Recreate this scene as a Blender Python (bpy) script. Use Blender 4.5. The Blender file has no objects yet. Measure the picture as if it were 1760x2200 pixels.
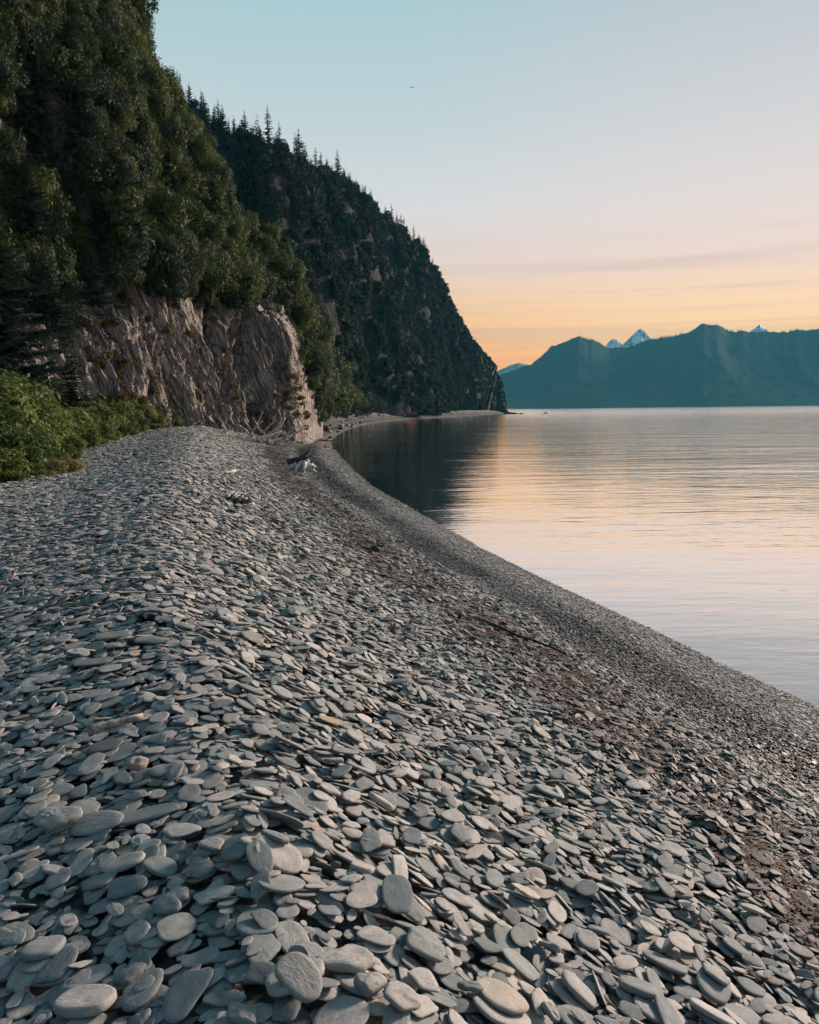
import bpy, math, random
import numpy as np
from mathutils import Matrix, Vector, Euler

# ------------------------------------------------------------------ camera
SC = bpy.context.scene
COL = SC.collection
H = 3.0                                   # camera height above the water (z = 0)
FPX, CX, CY = 1760.0, 880.0, 1100.0       # focal length and centre in photo pixels
PITCH = math.atan((1100 - 878.5) / 1760)
ROLL = math.radians(0.68)
FW = np.array([0, math.cos(PITCH), -math.sin(PITCH)])
UP0 = np.array([0, math.sin(PITCH), math.cos(PITCH)])
XR = np.array([1.0, 0, 0])
UP = math.cos(ROLL) * UP0 + math.sin(ROLL) * XR
RT = math.cos(ROLL) * XR - math.sin(ROLL) * UP0

cam = bpy.data.cameras.new('camera')
cam.sensor_fit = 'HORIZONTAL'; cam.sensor_width = 36.0; cam.lens = 36.0
cam.clip_start = 0.05; cam.clip_end = 20000
camo = bpy.data.objects.new('camera', cam); COL.objects.link(camo)
camo.matrix_world = Matrix(((RT[0], UP[0], -FW[0], 0), (RT[1], UP[1], -FW[1], 0), (RT[2], UP[2], -FW[2], H), (0, 0, 0, 1)))
SC.camera = camo
SC.render.resolution_x, SC.render.resolution_y = 819, 1024

# ------------------------------------------------------------------ sky, sun, exposure
SUN_AZ, SUN_EL = math.radians(54), math.radians(19)     # azimuth to the right of the view (+Y)
SC.view_settings.view_transform = 'Standard'
SC.view_settings.look = 'None'
EXPO = 0.7
SC.view_settings.exposure = EXPO
SC.view_settings.gamma = 1.0
SC.view_settings.use_curve_mapping = False
try:
    SC.cycles.use_denoising = True
    SC.cycles.denoiser = 'OPENIMAGEDENOISE'
    SC.cycles.max_bounces = 4; SC.cycles.diffuse_bounces = 2; SC.cycles.glossy_bounces = 2; SC.cycles.transparent_max_bounces = 6
    SC.cycles.use_adaptive_sampling = True; SC.cycles.adaptive_threshold = 0.03; SC.cycles.adaptive_min_samples = 20
    SC.cycles.volume_bounces = 0
    SC.cycles.sample_clamp_indirect = 4.0
except Exception:
    pass

def lin(*c):
    return tuple((v / 255 / 12.92 if v / 255 <= 0.04045 else ((v / 255 + 0.055) / 1.055) ** 2.4) for v in c) + (1.0,)

def ramp(nt, stops, interp='LINEAR'):
    n = nt.nodes.new('ShaderNodeValToRGB'); n.color_ramp.interpolation = interp
    e = n.color_ramp.elements
    while len(e) < len(stops): e.new(0.5)
    for k, (p, c) in enumerate(stops):
        e[k].position = p; e[k].color = c
    return n

def math_node(nt, op, a, b=None, c=None, clamp=False):
    n = nt.nodes.new('ShaderNodeMath'); n.operation = op; n.use_clamp = clamp
    for i, v in enumerate((a, b, c)):
        if v is None: continue
        if isinstance(v, (int, float)): n.inputs[i].default_value = v
        else: nt.links.new(v, n.inputs[i])
    return n.outputs[0]

def mix_node(nt, fac, a, b, blend='MIX'):
    n = nt.nodes.new('ShaderNodeMix'); n.data_type = 'RGBA'; n.blend_type = blend
    for sock, v in ((n.inputs[0], fac), (n.inputs[6], a), (n.inputs[7], b)):
        if isinstance(v, (int, float)): sock.default_value = v
        elif isinstance(v, tuple): sock.default_value = v
        else: nt.links.new(v, sock)
    return n.outputs[2]

world = bpy.data.worlds.new('World'); SC.world = world; world.use_nodes = True
wn = world.node_tree; wn.nodes.clear()
w_out = wn.nodes.new('ShaderNodeOutputWorld')
tc = wn.nodes.new('ShaderNodeTexCoord')
sep = wn.nodes.new('ShaderNodeSeparateXYZ'); wn.links.new(tc.outputs['Generated'], sep.inputs[0])
zz = math_node(wn, 'MAXIMUM', sep.outputs[2], 0.0)
HAZE_D, HAZE_C, HAZE_TOP, HAZE_FAR = 0.00011, (0.15, 0.69, 0.95), 320.0, 3500.0
def above(z, c, k=1.0):
    """radiance of the sky beyond the haze that is seen as colour c through it at elevation sine z"""
    path = min(HAZE_FAR, HAZE_TOP / max(z, 0.01)); T = math.exp(-HAZE_D * path)
    l = lin(*c)
    return (z, tuple(max(0.02, (l[i] - 0.42 * HAZE_C[i] * (1 - T)) / T) * k for i in range(3)) + (1.0,))
rl = ramp(wn, [above(*e) for e in ((0.0, (240, 138, 66)), (0.04, (245, 160, 86)), (0.075, (242, 178, 116)), (0.12, (236, 194, 156)), (0.165, (224, 204, 196)),
               (0.23, (211, 213, 215)), (0.31, (191, 207, 212)), (0.42, (168, 200, 207)), (0.7, (116, 160, 178)), (1.0, (88, 130, 154)))])
rr = ramp(wn, [above(*e) for e in ((0.0, (253, 172, 100)), (0.04, (254, 188, 122)), (0.075, (252, 203, 148)), (0.12, (247, 211, 176)), (0.165, (233, 211, 201)),
               (0.23, (223, 213, 211)), (0.31, (207, 207, 210)), (0.42, (184, 194, 203)), (0.7, (122, 156, 178)), (1.0, (88, 130, 154)))])
rb = ramp(wn, [(0.0, lin(112, 108, 122)), (0.12, lin(124, 122, 138)), (0.25, lin(118, 134, 150)), (0.5, lin(104, 142, 164)), (1.0, lin(84, 130, 156))])
for r_ in (rl, rr, rb): wn.links.new(zz, r_.inputs[0])
az = math.radians(40)
hl = math_node(wn, 'SQRT', math_node(wn, 'MAXIMUM', math_node(wn, 'SUBTRACT', 1.0, math_node(wn, 'MULTIPLY', zz, zz)), 1e-4))
dot = math_node(wn, 'DIVIDE', math_node(wn, 'ADD', math_node(wn, 'MULTIPLY', sep.outputs[0], math.sin(az)), math_node(wn, 'MULTIPLY', sep.outputs[1], math.cos(az))), hl)
def mrange(nt, v, a, b):
    n = nt.nodes.new('ShaderNodeMapRange'); n.interpolation_type = 'SMOOTHSTEP'
    nt.links.new(v, n.inputs[0]); n.inputs[1].default_value = a; n.inputs[2].default_value = b
    return n.outputs[0]
c1 = mix_node(wn, mrange(wn, dot, 0.74, 1.0), rl.outputs[0], rr.outputs[0])
c2 = mix_node(wn, mrange(wn, dot, -0.7, 0.4), rb.outputs[0], c1)
# thin streaks of cloud low over the sunset
mp = wn.nodes.new('ShaderNodeMapping'); mp.inputs['Scale'].default_value = (1.3, 1.3, 48.0); mp.inputs['Rotation'].default_value = (0.0, -0.02, 0.0)
wn.links.new(tc.outputs['Generated'], mp.inputs[0])
nz = wn.nodes.new('ShaderNodeTexNoise'); nz.inputs['Scale'].default_value = 1.25; nz.inputs['Detail'].default_value = 4.5; nz.inputs['Roughness'].default_value = 0.52; nz.inputs['Distortion'].default_value = 0.35
wn.links.new(mp.outputs[0], nz.inputs['Vector'])
st = mrange(wn, nz.outputs['Fac'], 0.44, 0.68)
band = math_node(wn, 'MULTIPLY', mrange(wn, zz, 0.02, 0.06), math_node(wn, 'SUBTRACT', 1.0, mrange(wn, zz, 0.15, 0.215)))
cfac = math_node(wn, 'MULTIPLY', math_node(wn, 'MULTIPLY', st, band), 0.32)
c3 = mix_node(wn, cfac, c2, lin(190, 158, 152))
bg = wn.nodes.new('ShaderNodeBackground'); wn.links.new(c3, bg.inputs[0]); bg.inputs[1].default_value = 1.0 / 2 ** EXPO
sky = wn.nodes.new('ShaderNodeTexSky'); sky.sky_type = 'NISHITA'; sky.sun_disc = False
sky.sun_elevation = math.radians(3); sky.sun_rotation = SUN_AZ; sky.dust_density = 1.5
bg2 = wn.nodes.new('ShaderNodeBackground'); wn.links.new(sky.outputs[0], bg2.inputs[0]); bg2.inputs[1].default_value = 0.004
adds = wn.nodes.new('ShaderNodeAddShader'); wn.links.new(bg.outputs[0], adds.inputs[0]); wn.links.new(bg2.outputs[0], adds.inputs[1])
wn.links.new(adds.outputs[0], w_out.inputs[0])

sun = bpy.data.lights.new('sun', 'SUN'); sun.energy = 5.0; sun.angle = math.radians(10); sun.color = (1.0, 0.80, 0.67)
suno = bpy.data.objects.new('sun', sun); COL.objects.link(suno)
sd = Vector((math.cos(SUN_EL) * math.sin(SUN_AZ), math.cos(SUN_EL) * math.cos(SUN_AZ), math.sin(SUN_EL)))
suno.rotation_euler = sd.to_track_quat('Z', 'Y').to_euler()

# ------------------------------------------------------------------ helpers
rng = np.random.default_rng(11)

def rays(x, y):
    x = np.asarray(x, float); y = np.asarray(y, float)
    return FW + ((x - CX) / FPX)[..., None] * RT - ((y - CY) / FPX)[..., None] * UP
def at(x, y, Y):
    """the point at forward distance Y that stands at photo pixel (x, y)"""
    d = rays(x, y); k = np.asarray(Y, float) / d[..., 1]
    return d * k[..., None] + np.array([0, 0, H])
def project(p):
    q = np.asarray(p, float) - np.array([0, 0, H])
    dz = np.maximum(q @ FW, 1e-3)
    return CX + FPX * (q @ RT) / dz, CY - FPX * (q @ UP) / dz, dz

def _hash(ix, iy, iz, seed):
    h = (ix.astype(np.int64) * 374761393 + iy.astype(np.int64) * 668265263 + iz.astype(np.int64) * 2147483647 + seed * 1274126177) & 0xFFFFFFFF
    h = ((h ^ (h >> 13)) * 1274126177) & 0xFFFFFFFF
    h = ((h ^ (h >> 16)) * 2246822519) & 0xFFFFFFFF
    return ((h ^ (h >> 15)) & 0xFFFFFF).astype(float) / 0x7FFFFF - 1.0
def vnoise(p, seed=0):
    p = np.asarray(p, float); i = np.floor(p); f = p - i; f = f * f * (3 - 2 * f); i = i.astype(np.int64)
    r = 0
    for a in (0, 1):
        for b in (0, 1):
            for c in (0, 1):
                w = (f[..., 0] if a else 1 - f[..., 0]) * (f[..., 1] if b else 1 - f[..., 1]) * (f[..., 2] if c else 1 - f[..., 2])
                r = r + w * _hash(i[..., 0] + a, i[..., 1] + b, i[..., 2] + c, seed)
    return r
def fbm(p, octaves=4, seed=0, gain=0.5):
    r, a = 0, 1.0
    for o in range(octaves):
        r = r + a * vnoise(np.asarray(p) * (2.03 ** o) + o * 17.3, seed + o); a *= gain
    return r

def mesh(name, verts, faces, mat=None, smooth=False):
    me = bpy.data.meshes.new(name)
    verts = np.asarray(verts, np.float32)
    if isinstance(faces, np.ndarray):
        nf, k = faces.shape
        me.vertices.add(len(verts)); me.vertices.foreach_set('co', verts.ravel())
        me.loops.add(nf * k); me.loops.foreach_set('vertex_index', faces.astype(np.int32).ravel())
        me.polygons.add(nf); me.polygons.foreach_set('loop_start', np.arange(0, nf * k, k, dtype=np.int32))
        me.update(calc_edges=True); me.validate()
    else:
        me.from_pydata(verts.tolist(), [], faces); me.update()
    if smooth: me.polygons.foreach_set('use_smooth', np.ones(len(me.polygons), bool))
    if mat: me.materials.append(mat)
    return me
def attr(me, name, vals, typ='FLOAT'):
    a = me.attributes.new(name, typ, 'POINT'); v = np.asarray(vals)
    a.data.foreach_set({'FLOAT': 'value', 'INT': 'value', 'FLOAT_VECTOR': 'vector'}[typ], v.ravel().astype(np.int32 if typ == 'INT' else np.float32))
def obj(name, me, parent=None, loc=None, rot=None, scale=None, col=None):
    o = bpy.data.objects.new(name, me); (col or COL).objects.link(o)
    if parent: o.parent = parent
    if loc is not None: o.location = loc
    if rot is not None: o.rotation_euler = rot
    if scale is not None: o.scale = scale
    return o
def tag(o, label=None, cat=None, group=None, kind=None):
    for k, v in (('label', label), ('category', cat), ('group', group), ('kind', kind)):
        if v: o[k] = v
    return o
def thing(name, label, cat, loc=(0, 0, 0), rz=0.0, group=None, scale=1.0):
    o = bpy.data.objects.new(name, None); COL.objects.link(o); o.empty_display_size = 0.2
    o.location = loc; o.rotation_euler = (0, 0, rz); o.scale = (scale,) * 3
    return tag(o, label, cat, group)
def grid_faces(nr, nc):
    i = np.arange(nr - 1)[:, None] * nc + np.arange(nc - 1)[None, :]
    return np.stack([i, i + 1, i + nc + 1, i + nc], -1).reshape(-1, 4)

def proto_collection(name, meshes):
    c = bpy.data.collections.new(name)
    for k, m in enumerate(meshes):
        c.objects.link(bpy.data.objects.new('%s_%03d' % (name, k), m))
    return c
def scatter(name, pts, rot, scl, idx, coll, attrs=None, parent=None):
    """many copies too small or too many to count: one object of kind stuff"""
    me = bpy.data.meshes.new(name); me.vertices.add(len(pts))
    me.vertices.foreach_set('co', np.asarray(pts, np.float32).ravel())
    attr(me, 'rot', rot, 'FLOAT_VECTOR'); attr(me, 'scl', scl, 'FLOAT_VECTOR'); attr(me, 'pick', idx, 'INT')
    for k, v in (attrs or {}).items(): attr(me, k, v)
    o = obj(name, me, parent)
    ng = bpy.data.node_groups.new(name + '_nodes', 'GeometryNodeTree')
    ng.interface.new_socket('Geometry', in_out='INPUT', socket_type='NodeSocketGeometry')
    ng.interface.new_socket('Geometry', in_out='OUTPUT', socket_type='NodeSocketGeometry')
    N = ng.nodes.new; L = ng.links.new
    gi, go = N('NodeGroupInput'), N('NodeGroupOutput')
    ip = N('GeometryNodeInstanceOnPoints'); ci = N('GeometryNodeCollectionInfo')
    ci.inputs['Collection'].default_value = coll; ci.inputs['Separate Children'].default_value = True; ci.inputs['Reset Children'].default_value = True
    ip.inputs['Pick Instance'].default_value = True
    def na(nm, t):
        a = N('GeometryNodeInputNamedAttribute'); a.data_type = t; a.inputs['Name'].default_value = nm; return a.outputs[0]
    e2r = N('FunctionNodeEulerToRotation'); L(na('rot', 'FLOAT_VECTOR'), e2r.inputs[0])
    L(gi.outputs[0], ip.inputs['Points']); L(ci.outputs[0], ip.inputs['Instance'])
    L(na('pick', 'INT'), ip.inputs['Instance Index']); L(e2r.outputs[0], ip.inputs['Rotation']); L(na('scl', 'FLOAT_VECTOR'), ip.inputs['Scale'])
    L(ip.outputs[0], go.inputs[0])
    md = o.modifiers.new('scatter', 'NODES'); md.node_group = ng
    o['kind'] = 'stuff'
    return o
def euler_of(ex, ey, ez):
    return np.stack([np.arctan2(ey[:, 2], ez[:, 2]), np.arcsin(np.clip(-ex[:, 2], -1, 1)), np.arctan2(ex[:, 1], ex[:, 0])], -1)

# ------------------------------------------------------------------ materials
def new_mat(name):
    m = bpy.data.materials.new(name); m.use_nodes = True
    nt = m.node_tree; b = nt.nodes['Principled BSDF']
    b.inputs['Specular IOR Level'].default_value = 0.3
    return m, nt, b
def noise(nt, vec, scale, detail=4, rough=0.55, w=None, dist=0.0):
    n = nt.nodes.new('ShaderNodeTexNoise'); n.inputs['Scale'].default_value = scale; n.inputs['Detail'].default_value = detail
    n.inputs['Roughness'].default_value = rough; n.inputs['Distortion'].default_value = dist
    if w is not None:
        n.noise_dimensions = '4D'; nt.links.new(w, n.inputs['W'])
    if vec is not None: nt.links.new(vec, n.inputs['Vector'])
    return n.outputs['Fac']
def mapping(nt, vec, scale=(1, 1, 1), rot=(0, 0, 0)):
    n = nt.nodes.new('ShaderNodeMapping'); n.inputs['Scale'].default_value = scale; n.inputs['Rotation'].default_value = rot
    nt.links.new(vec, n.inputs[0]); return n.outputs[0]
def bump(nt, h, strength, dist, normal=None):
    n = nt.nodes.new('ShaderNodeBump'); n.inputs['Strength'].default_value = strength; n.inputs['Distance'].default_value = dist
    nt.links.new(h, n.inputs['Height'])
    if normal is not None: nt.links.new(normal, n.inputs['Normal'])
    return n.outputs[0]

def stone_material():
    m, nt, b = new_mat('slate_stone'); L = nt.links.new
    oi = nt.nodes.new('ShaderNodeObjectInfo'); t = nt.nodes.new('ShaderNodeTexCoord')
    rnd = oi.outputs['Random']; w = math_node(nt, 'MULTIPLY', rnd, 531.0)
    r = ramp(nt, [(0.0, (0.17, 0.185, 0.185, 1)), (0.10, (0.31, 0.295, 0.275, 1)), (0.22, (0.225, 0.225, 0.22, 1)), (0.34, (0.105, 0.135, 0.14, 1)), (0.45, (0.275, 0.255, 0.235, 1)),
                  (0.57, (0.36, 0.33, 0.305, 1)), (0.64, (0.13, 0.15, 0.15, 1)), (0.78, (0.26, 0.25, 0.24, 1)), (0.86, (0.065, 0.085, 0.09, 1)), (0.92, (0.33, 0.28, 0.225, 1)), (0.965, (0.26, 0.25, 0.24, 1)), (0.985, (0.27, 0.185, 0.125, 1))], 'CONSTANT')
    L(rnd, r.inputs[0])
    n1 = noise(nt, t.outputs['Object'], 2.6, 6, 0.62, w)
    n2 = noise(nt, mapping(nt, t.outputs['Object'], (2.2, 7.0, 16.0)), 1.6, 5, 0.6, w, 0.6)
    v = mrange(nt, n1, 0.25, 0.75)
    col = mix_node(nt, v, mix_node(nt, 0.5, r.outputs[0], (0.10, 0.105, 0.105, 1)), mix_node(nt, 0.22, r.outputs[0], (0.40, 0.37, 0.345, 1)))
    crack = mrange(nt, n2, 0.30, 0.40)
    col = mix_node(nt, math_node(nt, 'SUBTRACT', 1.0, crack), col, mix_node(nt, 0.5, col, (0.03, 0.03, 0.03, 1)))
    # pale quartz and lichen flecks
    fl = noise(nt, t.outputs['Object'], 14.0, 2, 0.5, w)
    col = mix_node(nt, math_node(nt, 'MULTIPLY', mrange(nt, fl, 0.70, 0.78), 0.45), col, (0.5, 0.48, 0.45, 1))
    gr = noise(nt, t.outputs['Object'], 46.0, 3, 0.7, w)
    col = mix_node(nt, 0.5, col, mix_node(nt, mrange(nt, gr, 0.3, 0.7), (0.35, 0.35, 0.35, 1), (1.5, 1.5, 1.5, 1)), 'MULTIPLY')
    at_ = nt.nodes.new('ShaderNodeAttribute'); at_.attribute_type = 'INSTANCER'; at_.attribute_name = 'wet'
    wd = nt.nodes.new('ShaderNodeAttribute'); wd.attribute_type = 'INSTANCER'; wd.attribute_name = 'weed'
    wetc = mix_node(nt, 1.0, col, (0.13, 0.16, 0.18, 1), 'MULTIPLY')
    col = mix_node(nt, at_.outputs['Fac'], col, wetc)
    col = mix_node(nt, math_node(nt, 'MULTIPLY', wd.outputs['Fac'], 0.62), col, (0.05, 0.03, 0.026, 1))
    col = mix_node(nt, 1.0, col, (1.08, 1.095, 1.10, 1), 'MULTIPLY')
    L(col, b.inputs['Base Color'])
    ro = math_node(nt, 'SUBTRACT', 0.78, math_node(nt, 'MULTIPLY', at_.outputs['Fac'], 0.30))
    L(ro, b.inputs['Roughness'])
    h = math_node(nt, 'ADD', math_node(nt, 'MULTIPLY', n2, math_node(nt, 'MULTIPLY', 0.6, mrange(nt, math_node(nt, 'FRACT', math_node(nt, 'MULTIPLY', rnd, 37.0)), 0.3, 0.9))), math_node(nt, 'MULTIPLY', n1, 0.45))
    h2 = noise(nt, t.outputs['Object'], 34.0, 3, 0.6, w)
    h = math_node(nt, 'ADD', h, math_node(nt, 'MULTIPLY', h2, 0.14)); h = math_node(nt, 'ADD', h, math_node(nt, 'MULTIPLY', gr, 0.07))
    L(bump(nt, h, 0.5, 0.014), b.inputs['Normal'])
    return m
M = {}
M['stone'] = stone_material()

def ground_material():
    m, nt, b = new_mat('pebble_ground'); L = nt.links.new
    g = nt.nodes.new('ShaderNodeNewGeometry'); P = g.outputs['Position']
    v = nt.nodes.new('ShaderNodeTexVoronoi'); v.inputs['Scale'].default_value = 13.0; L(mapping(nt, P, (0.8, 1.1, 1.0)), v.inputs['Vector'])
    v2 = nt.nodes.new('ShaderNodeTexVoronoi'); v2.inputs['Scale'].default_value = 4.0; L(mapping(nt, P, (0.7, 1.2, 1.0)), v2.inputs['Vector'])
    sepc = nt.nodes.new('ShaderNodeSeparateColor'); L(v.outputs['Color'], sepc.inputs[0])
    r = ramp(nt, [(0, (0.085, 0.095, 0.10, 1)), (0.35, (0.16, 0.165, 0.165, 1)), (0.7, (0.24, 0.235, 0.225, 1)), (1, (0.32, 0.30, 0.28, 1))])
    L(sepc.outputs[0], r.inputs[0])
    big = noise(nt, P, 0.5, 4)
    col = mix_node(nt, math_node(nt, 'MULTIPLY', big, 0.5), r.outputs[0], (0.15, 0.15, 0.145, 1))
    gap = mrange(nt, v.outputs['Distance'], 0.35, 0.62)
    col = mix_node(nt, gap, col, (0.035, 0.037, 0.04, 1))
    a = nt.nodes.new('ShaderNodeAttribute'); a.attribute_name = 'wet'
    a2 = nt.nodes.new('ShaderNodeAttribute'); a2.attribute_name = 'weed'
    col = mix_node(nt, a.outputs['Fac'], col, mix_node(nt, 1.0, col, (0.13, 0.16, 0.18, 1), 'MULTIPLY'))
    col = mix_node(nt, math_node(nt, 'MULTIPLY', a2.outputs['Fac'], 0.5), col, (0.07, 0.036, 0.03, 1))
    L(col, b.inputs['Base Color']); b.inputs['Roughness'].default_value = 0.8
    h = math_node(nt, 'ADD', math_node(nt, 'MULTIPLY', v.outputs['Distance'], -1.0), math_node(nt, 'MULTIPLY', v2.outputs['Distance'], -1.2))
    L(bump(nt, h, 1.0, 0.08), b.inputs['Normal'])
    return m
M['ground'] = ground_material()

def water_material():
    m, nt, b = new_mat('sea_water'); L = nt.links.new
    g = nt.nodes.new('ShaderNodeNewGeometry'); P = g.outputs['Position']
    a = noise(nt, mapping(nt, P, (0.55, 1.7, 1), (0, 0, 0.10)), 1.0, 3, 0.5, None, 0.6)
    c = noise(nt, mapping(nt, P, (1.9, 5.5, 1), (0, 0, -0.12)), 1.0, 3, 0.55, None, 0.5)
    d = noise(nt, mapping(nt, P, (0.05, 0.16, 1), (0, 0, 0.2)), 1.0, 2, 0.5)
    e = noise(nt, mapping(nt, P, (0.012, 0.04, 1)), 1.0, 2, 0.5)
    amp = mrange(nt, e, 0.3, 0.7)
    h = math_node(nt, 'ADD', math_node(nt, 'ADD', math_node(nt, 'MULTIPLY', a, 0.034), math_node(nt, 'MULTIPLY', c, 0.013)), math_node(nt, 'MULTIPLY', noise(nt, mapping(nt, P, (0.14, 0.55, 1), (0, 0, -0.06)), 1.0, 3, 0.55, None, 0.4), 0.075))
    sx = nt.nodes.new('ShaderNodeSeparateXYZ'); L(P, sx.inputs[0])
    open_ = mrange(nt, math_node(nt, 'SUBTRACT', sx.outputs[0], math_node(nt, 'MULTIPLY', sx.outputs[1], 0.05)), 2.0, 32.0)      # calm in the lee of the headland
    k = math_node(nt, 'ADD', 0.22, math_node(nt, 'ADD', math_node(nt, 'MULTIPLY', amp, 0.25), math_node(nt, 'MULTIPLY', open_, 1.35)))
    h = math_node(nt, 'MULTIPLY', h, k)
    h = math_node(nt, 'ADD', h, math_node(nt, 'MULTIPLY', d, math_node(nt, 'ADD', 0.04, math_node(nt, 'MULTIPLY', open_, 0.20))))
    nrm_ = bump(nt, h, 1.0, 1.0)
    L(nrm_, b.inputs['Normal'])
    b.inputs['Base Color'].default_value = (0.03, 0.035, 0.038, 1); b.inputs['Roughness'].default_value = 0.06
    b.inputs['IOR'].default_value = 1.33; b.inputs['Specular IOR Level'].default_value = 0.5
    gl = nt.nodes.new('ShaderNodeBsdfGlossy'); rg = math_node(nt, 'ADD', 0.06, math_node(nt, 'MULTIPLY', math_node(nt, 'MULTIPLY', mrange(nt, sx.outputs[1], 20.0, 420.0), open_), 0.11)); L(rg, gl.inputs['Roughness']); L(rg, b.inputs['Roughness']); L(nrm_, gl.inputs['Normal']); gl.inputs['Color'].default_value = (0.98, 0.96, 0.95, 1)
    fr = nt.nodes.new('ShaderNodeFresnel'); fr.inputs['IOR'].default_value = 1.33; L(nrm_, fr.inputs['Normal'])
    fac = math_node(nt, 'MULTIPLY', fr.outputs[0], 3.0, clamp=True)
    mx = nt.nodes.new('ShaderNodeMixShader'); L(fac, mx.inputs[0]); L(b.outputs[0], mx.inputs[1]); L(gl.outputs[0], mx.inputs[2])
    L(mx.outputs[0], nt.nodes['Material Output'].inputs[0])
    return m
M['water'] = water_material()

def rock_material(name, pale, dark, moss, scale=1.0):
    m, nt, b = new_mat(name); L = nt.links.new
    g = nt.nodes.new('ShaderNodeNewGeometry'); P = g.outputs['Position']
    q = mapping(nt, mapping(nt, P, (1, 1, 1), (0.0, 0.34, 0.0)), (1.0 * scale, 1.0 * scale, 0.16 * scale))
    n1 = noise(nt, q, 2.6, 6, 0.65, None, 0.8)
    n2 = noise(nt, P, 0.32 * scale, 5, 0.6)
    n3 = noise(nt, P, 1.4 * scale, 4, 0.6)
    n4 = noise(nt, q, 9.0, 4, 0.6)
    vo = nt.nodes.new('ShaderNodeTexVoronoi'); vo.feature = 'DISTANCE_TO_EDGE'; vo.inputs['Scale'].default_value = 2.4
    wq = nt.nodes.new('ShaderNodeVectorMath'); wq.operation = 'MULTIPLY_ADD'
    nv = nt.nodes.new('ShaderNodeTexNoise'); nv.inputs['Scale'].default_value = 3.0; L(q, nv.inputs['Vector']); L(nv.outputs['Color'], wq.inputs[0]); wq.inputs[1].default_value = (0.5, 0.5, 0.5); L(q, wq.inputs[2])
    L(wq.outputs[0], vo.inputs['Vector'])
    crack = mrange(nt, vo.outputs['Distance'], 0.0, 0.09)
    col = mix_node(nt, mrange(nt, n1, 0.32, 0.56), dark, pale)
    col = mix_node(nt, math_node(nt, 'MULTIPLY', mrange(nt, n3, 0.48, 0.66), 0.45), col, (pale[0] * 0.85, pale[1] * 0.68, pale[2] * 0.5, 1))
    col = mix_node(nt, math_node(nt, 'MULTIPLY', mrange(nt, n2, 0.55, 0.72), 0.7), col, moss)
    col = mix_node(nt, math_node(nt, 'MULTIPLY', math_node(nt, 'SUBTRACT', 1.0, crack), 0.75), col, (dark[0] * 0.4, dark[1] * 0.4, dark[2] * 0.4, 1))
    L(col, b.inputs['Base Color']); b.inputs['Roughness'].default_value = 0.9
    h = math_node(nt, 'ADD', math_node(nt, 'ADD', math_node(nt, 'MULTIPLY', n1, 1.0), math_node(nt, 'MULTIPLY', n4, 0.35)), math_node(nt, 'MULTIPLY', crack, 0.5))
    L(bump(nt, h, 1.0, 0.35 / scale), b.inputs['Normal'])
    return m
M['rock'] = rock_material('cliff_rock', (0.29, 0.252, 0.232, 1), (0.09, 0.08, 0.075, 1), (0.085, 0.08, 0.035, 1))
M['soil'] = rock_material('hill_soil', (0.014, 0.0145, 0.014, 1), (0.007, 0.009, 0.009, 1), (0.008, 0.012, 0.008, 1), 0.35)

def foliage_material(name, c0, c1, c2, trans=0.35, seed_attr=True):
    m, nt, b = new_mat(name); L = nt.links.new
    oi = nt.nodes.new('ShaderNodeObjectInfo')
    a = nt.nodes.new('ShaderNodeAttribute'); a.attribute_name = 'tone'
    r = ramp(nt, [(0.0, c0), (0.55, c1), (1.0, c2)])
    k = math_node(nt, 'ADD', math_node(nt, 'MULTIPLY', a.outputs['Fac'], 0.55), math_node(nt, 'MULTIPLY', oi.outputs['Random'], 0.45))
    L(k, r.inputs[0])
    L(r.outputs[0], b.inputs['Base Color']); b.inputs['Roughness'].default_value = 0.6; b.inputs['Specular IOR Level'].default_value = 0.12
    tr = nt.nodes.new('ShaderNodeBsdfTranslucent'); L(r.outputs[0], tr.inputs[0])
    mx = nt.nodes.new('ShaderNodeMixShader'); mx.inputs[0].default_value = trans
    L(b.outputs[0], mx.inputs[1]); L(tr.outputs[0], mx.inputs[2]); L(mx.outputs[0], nt.nodes['Material Output'].inputs[0])
    return m
M['leaf'] = foliage_material('alder_leaf', (0.013, 0.025, 0.013, 1), (0.048, 0.070, 0.019, 1), (0.13, 0.145, 0.036, 1))
M['darkleaf'] = foliage_material('dark_leaf', (0.012, 0.022, 0.016, 1), (0.028, 0.042, 0.020, 1), (0.065, 0.075, 0.030, 1))
M['bushleaf'] = foliage_material('bush_leaf', (0.024, 0.042, 0.016, 1), (0.072, 0.104, 0.026, 1), (0.18, 0.205, 0.055, 1))
M['dryleaf'] = foliage_material('dry_grass', (0.10, 0.085, 0.03, 1), (0.19, 0.15, 0.055, 1), (0.30, 0.24, 0.10, 1))
M['needle'] = foliage_material('spruce_needle', (0.010, 0.018, 0.016, 1), (0.020, 0.034, 0.026, 1), (0.040, 0.055, 0.034, 1), 0.15)
M['farleaf'] = foliage_material('far_leaf', (0.007, 0.014, 0.013, 1), (0.015, 0.024, 0.018, 1), (0.034, 0.042, 0.024, 1), 0.2)
for k_ in ('farleaf', 'needle'):
    b_ = M[k_].node_tree.nodes['Principled BSDF']; b_.inputs['Roughness'].default_value = 0.9; b_.inputs['Specular IOR Level'].default_value = 0.1

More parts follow.
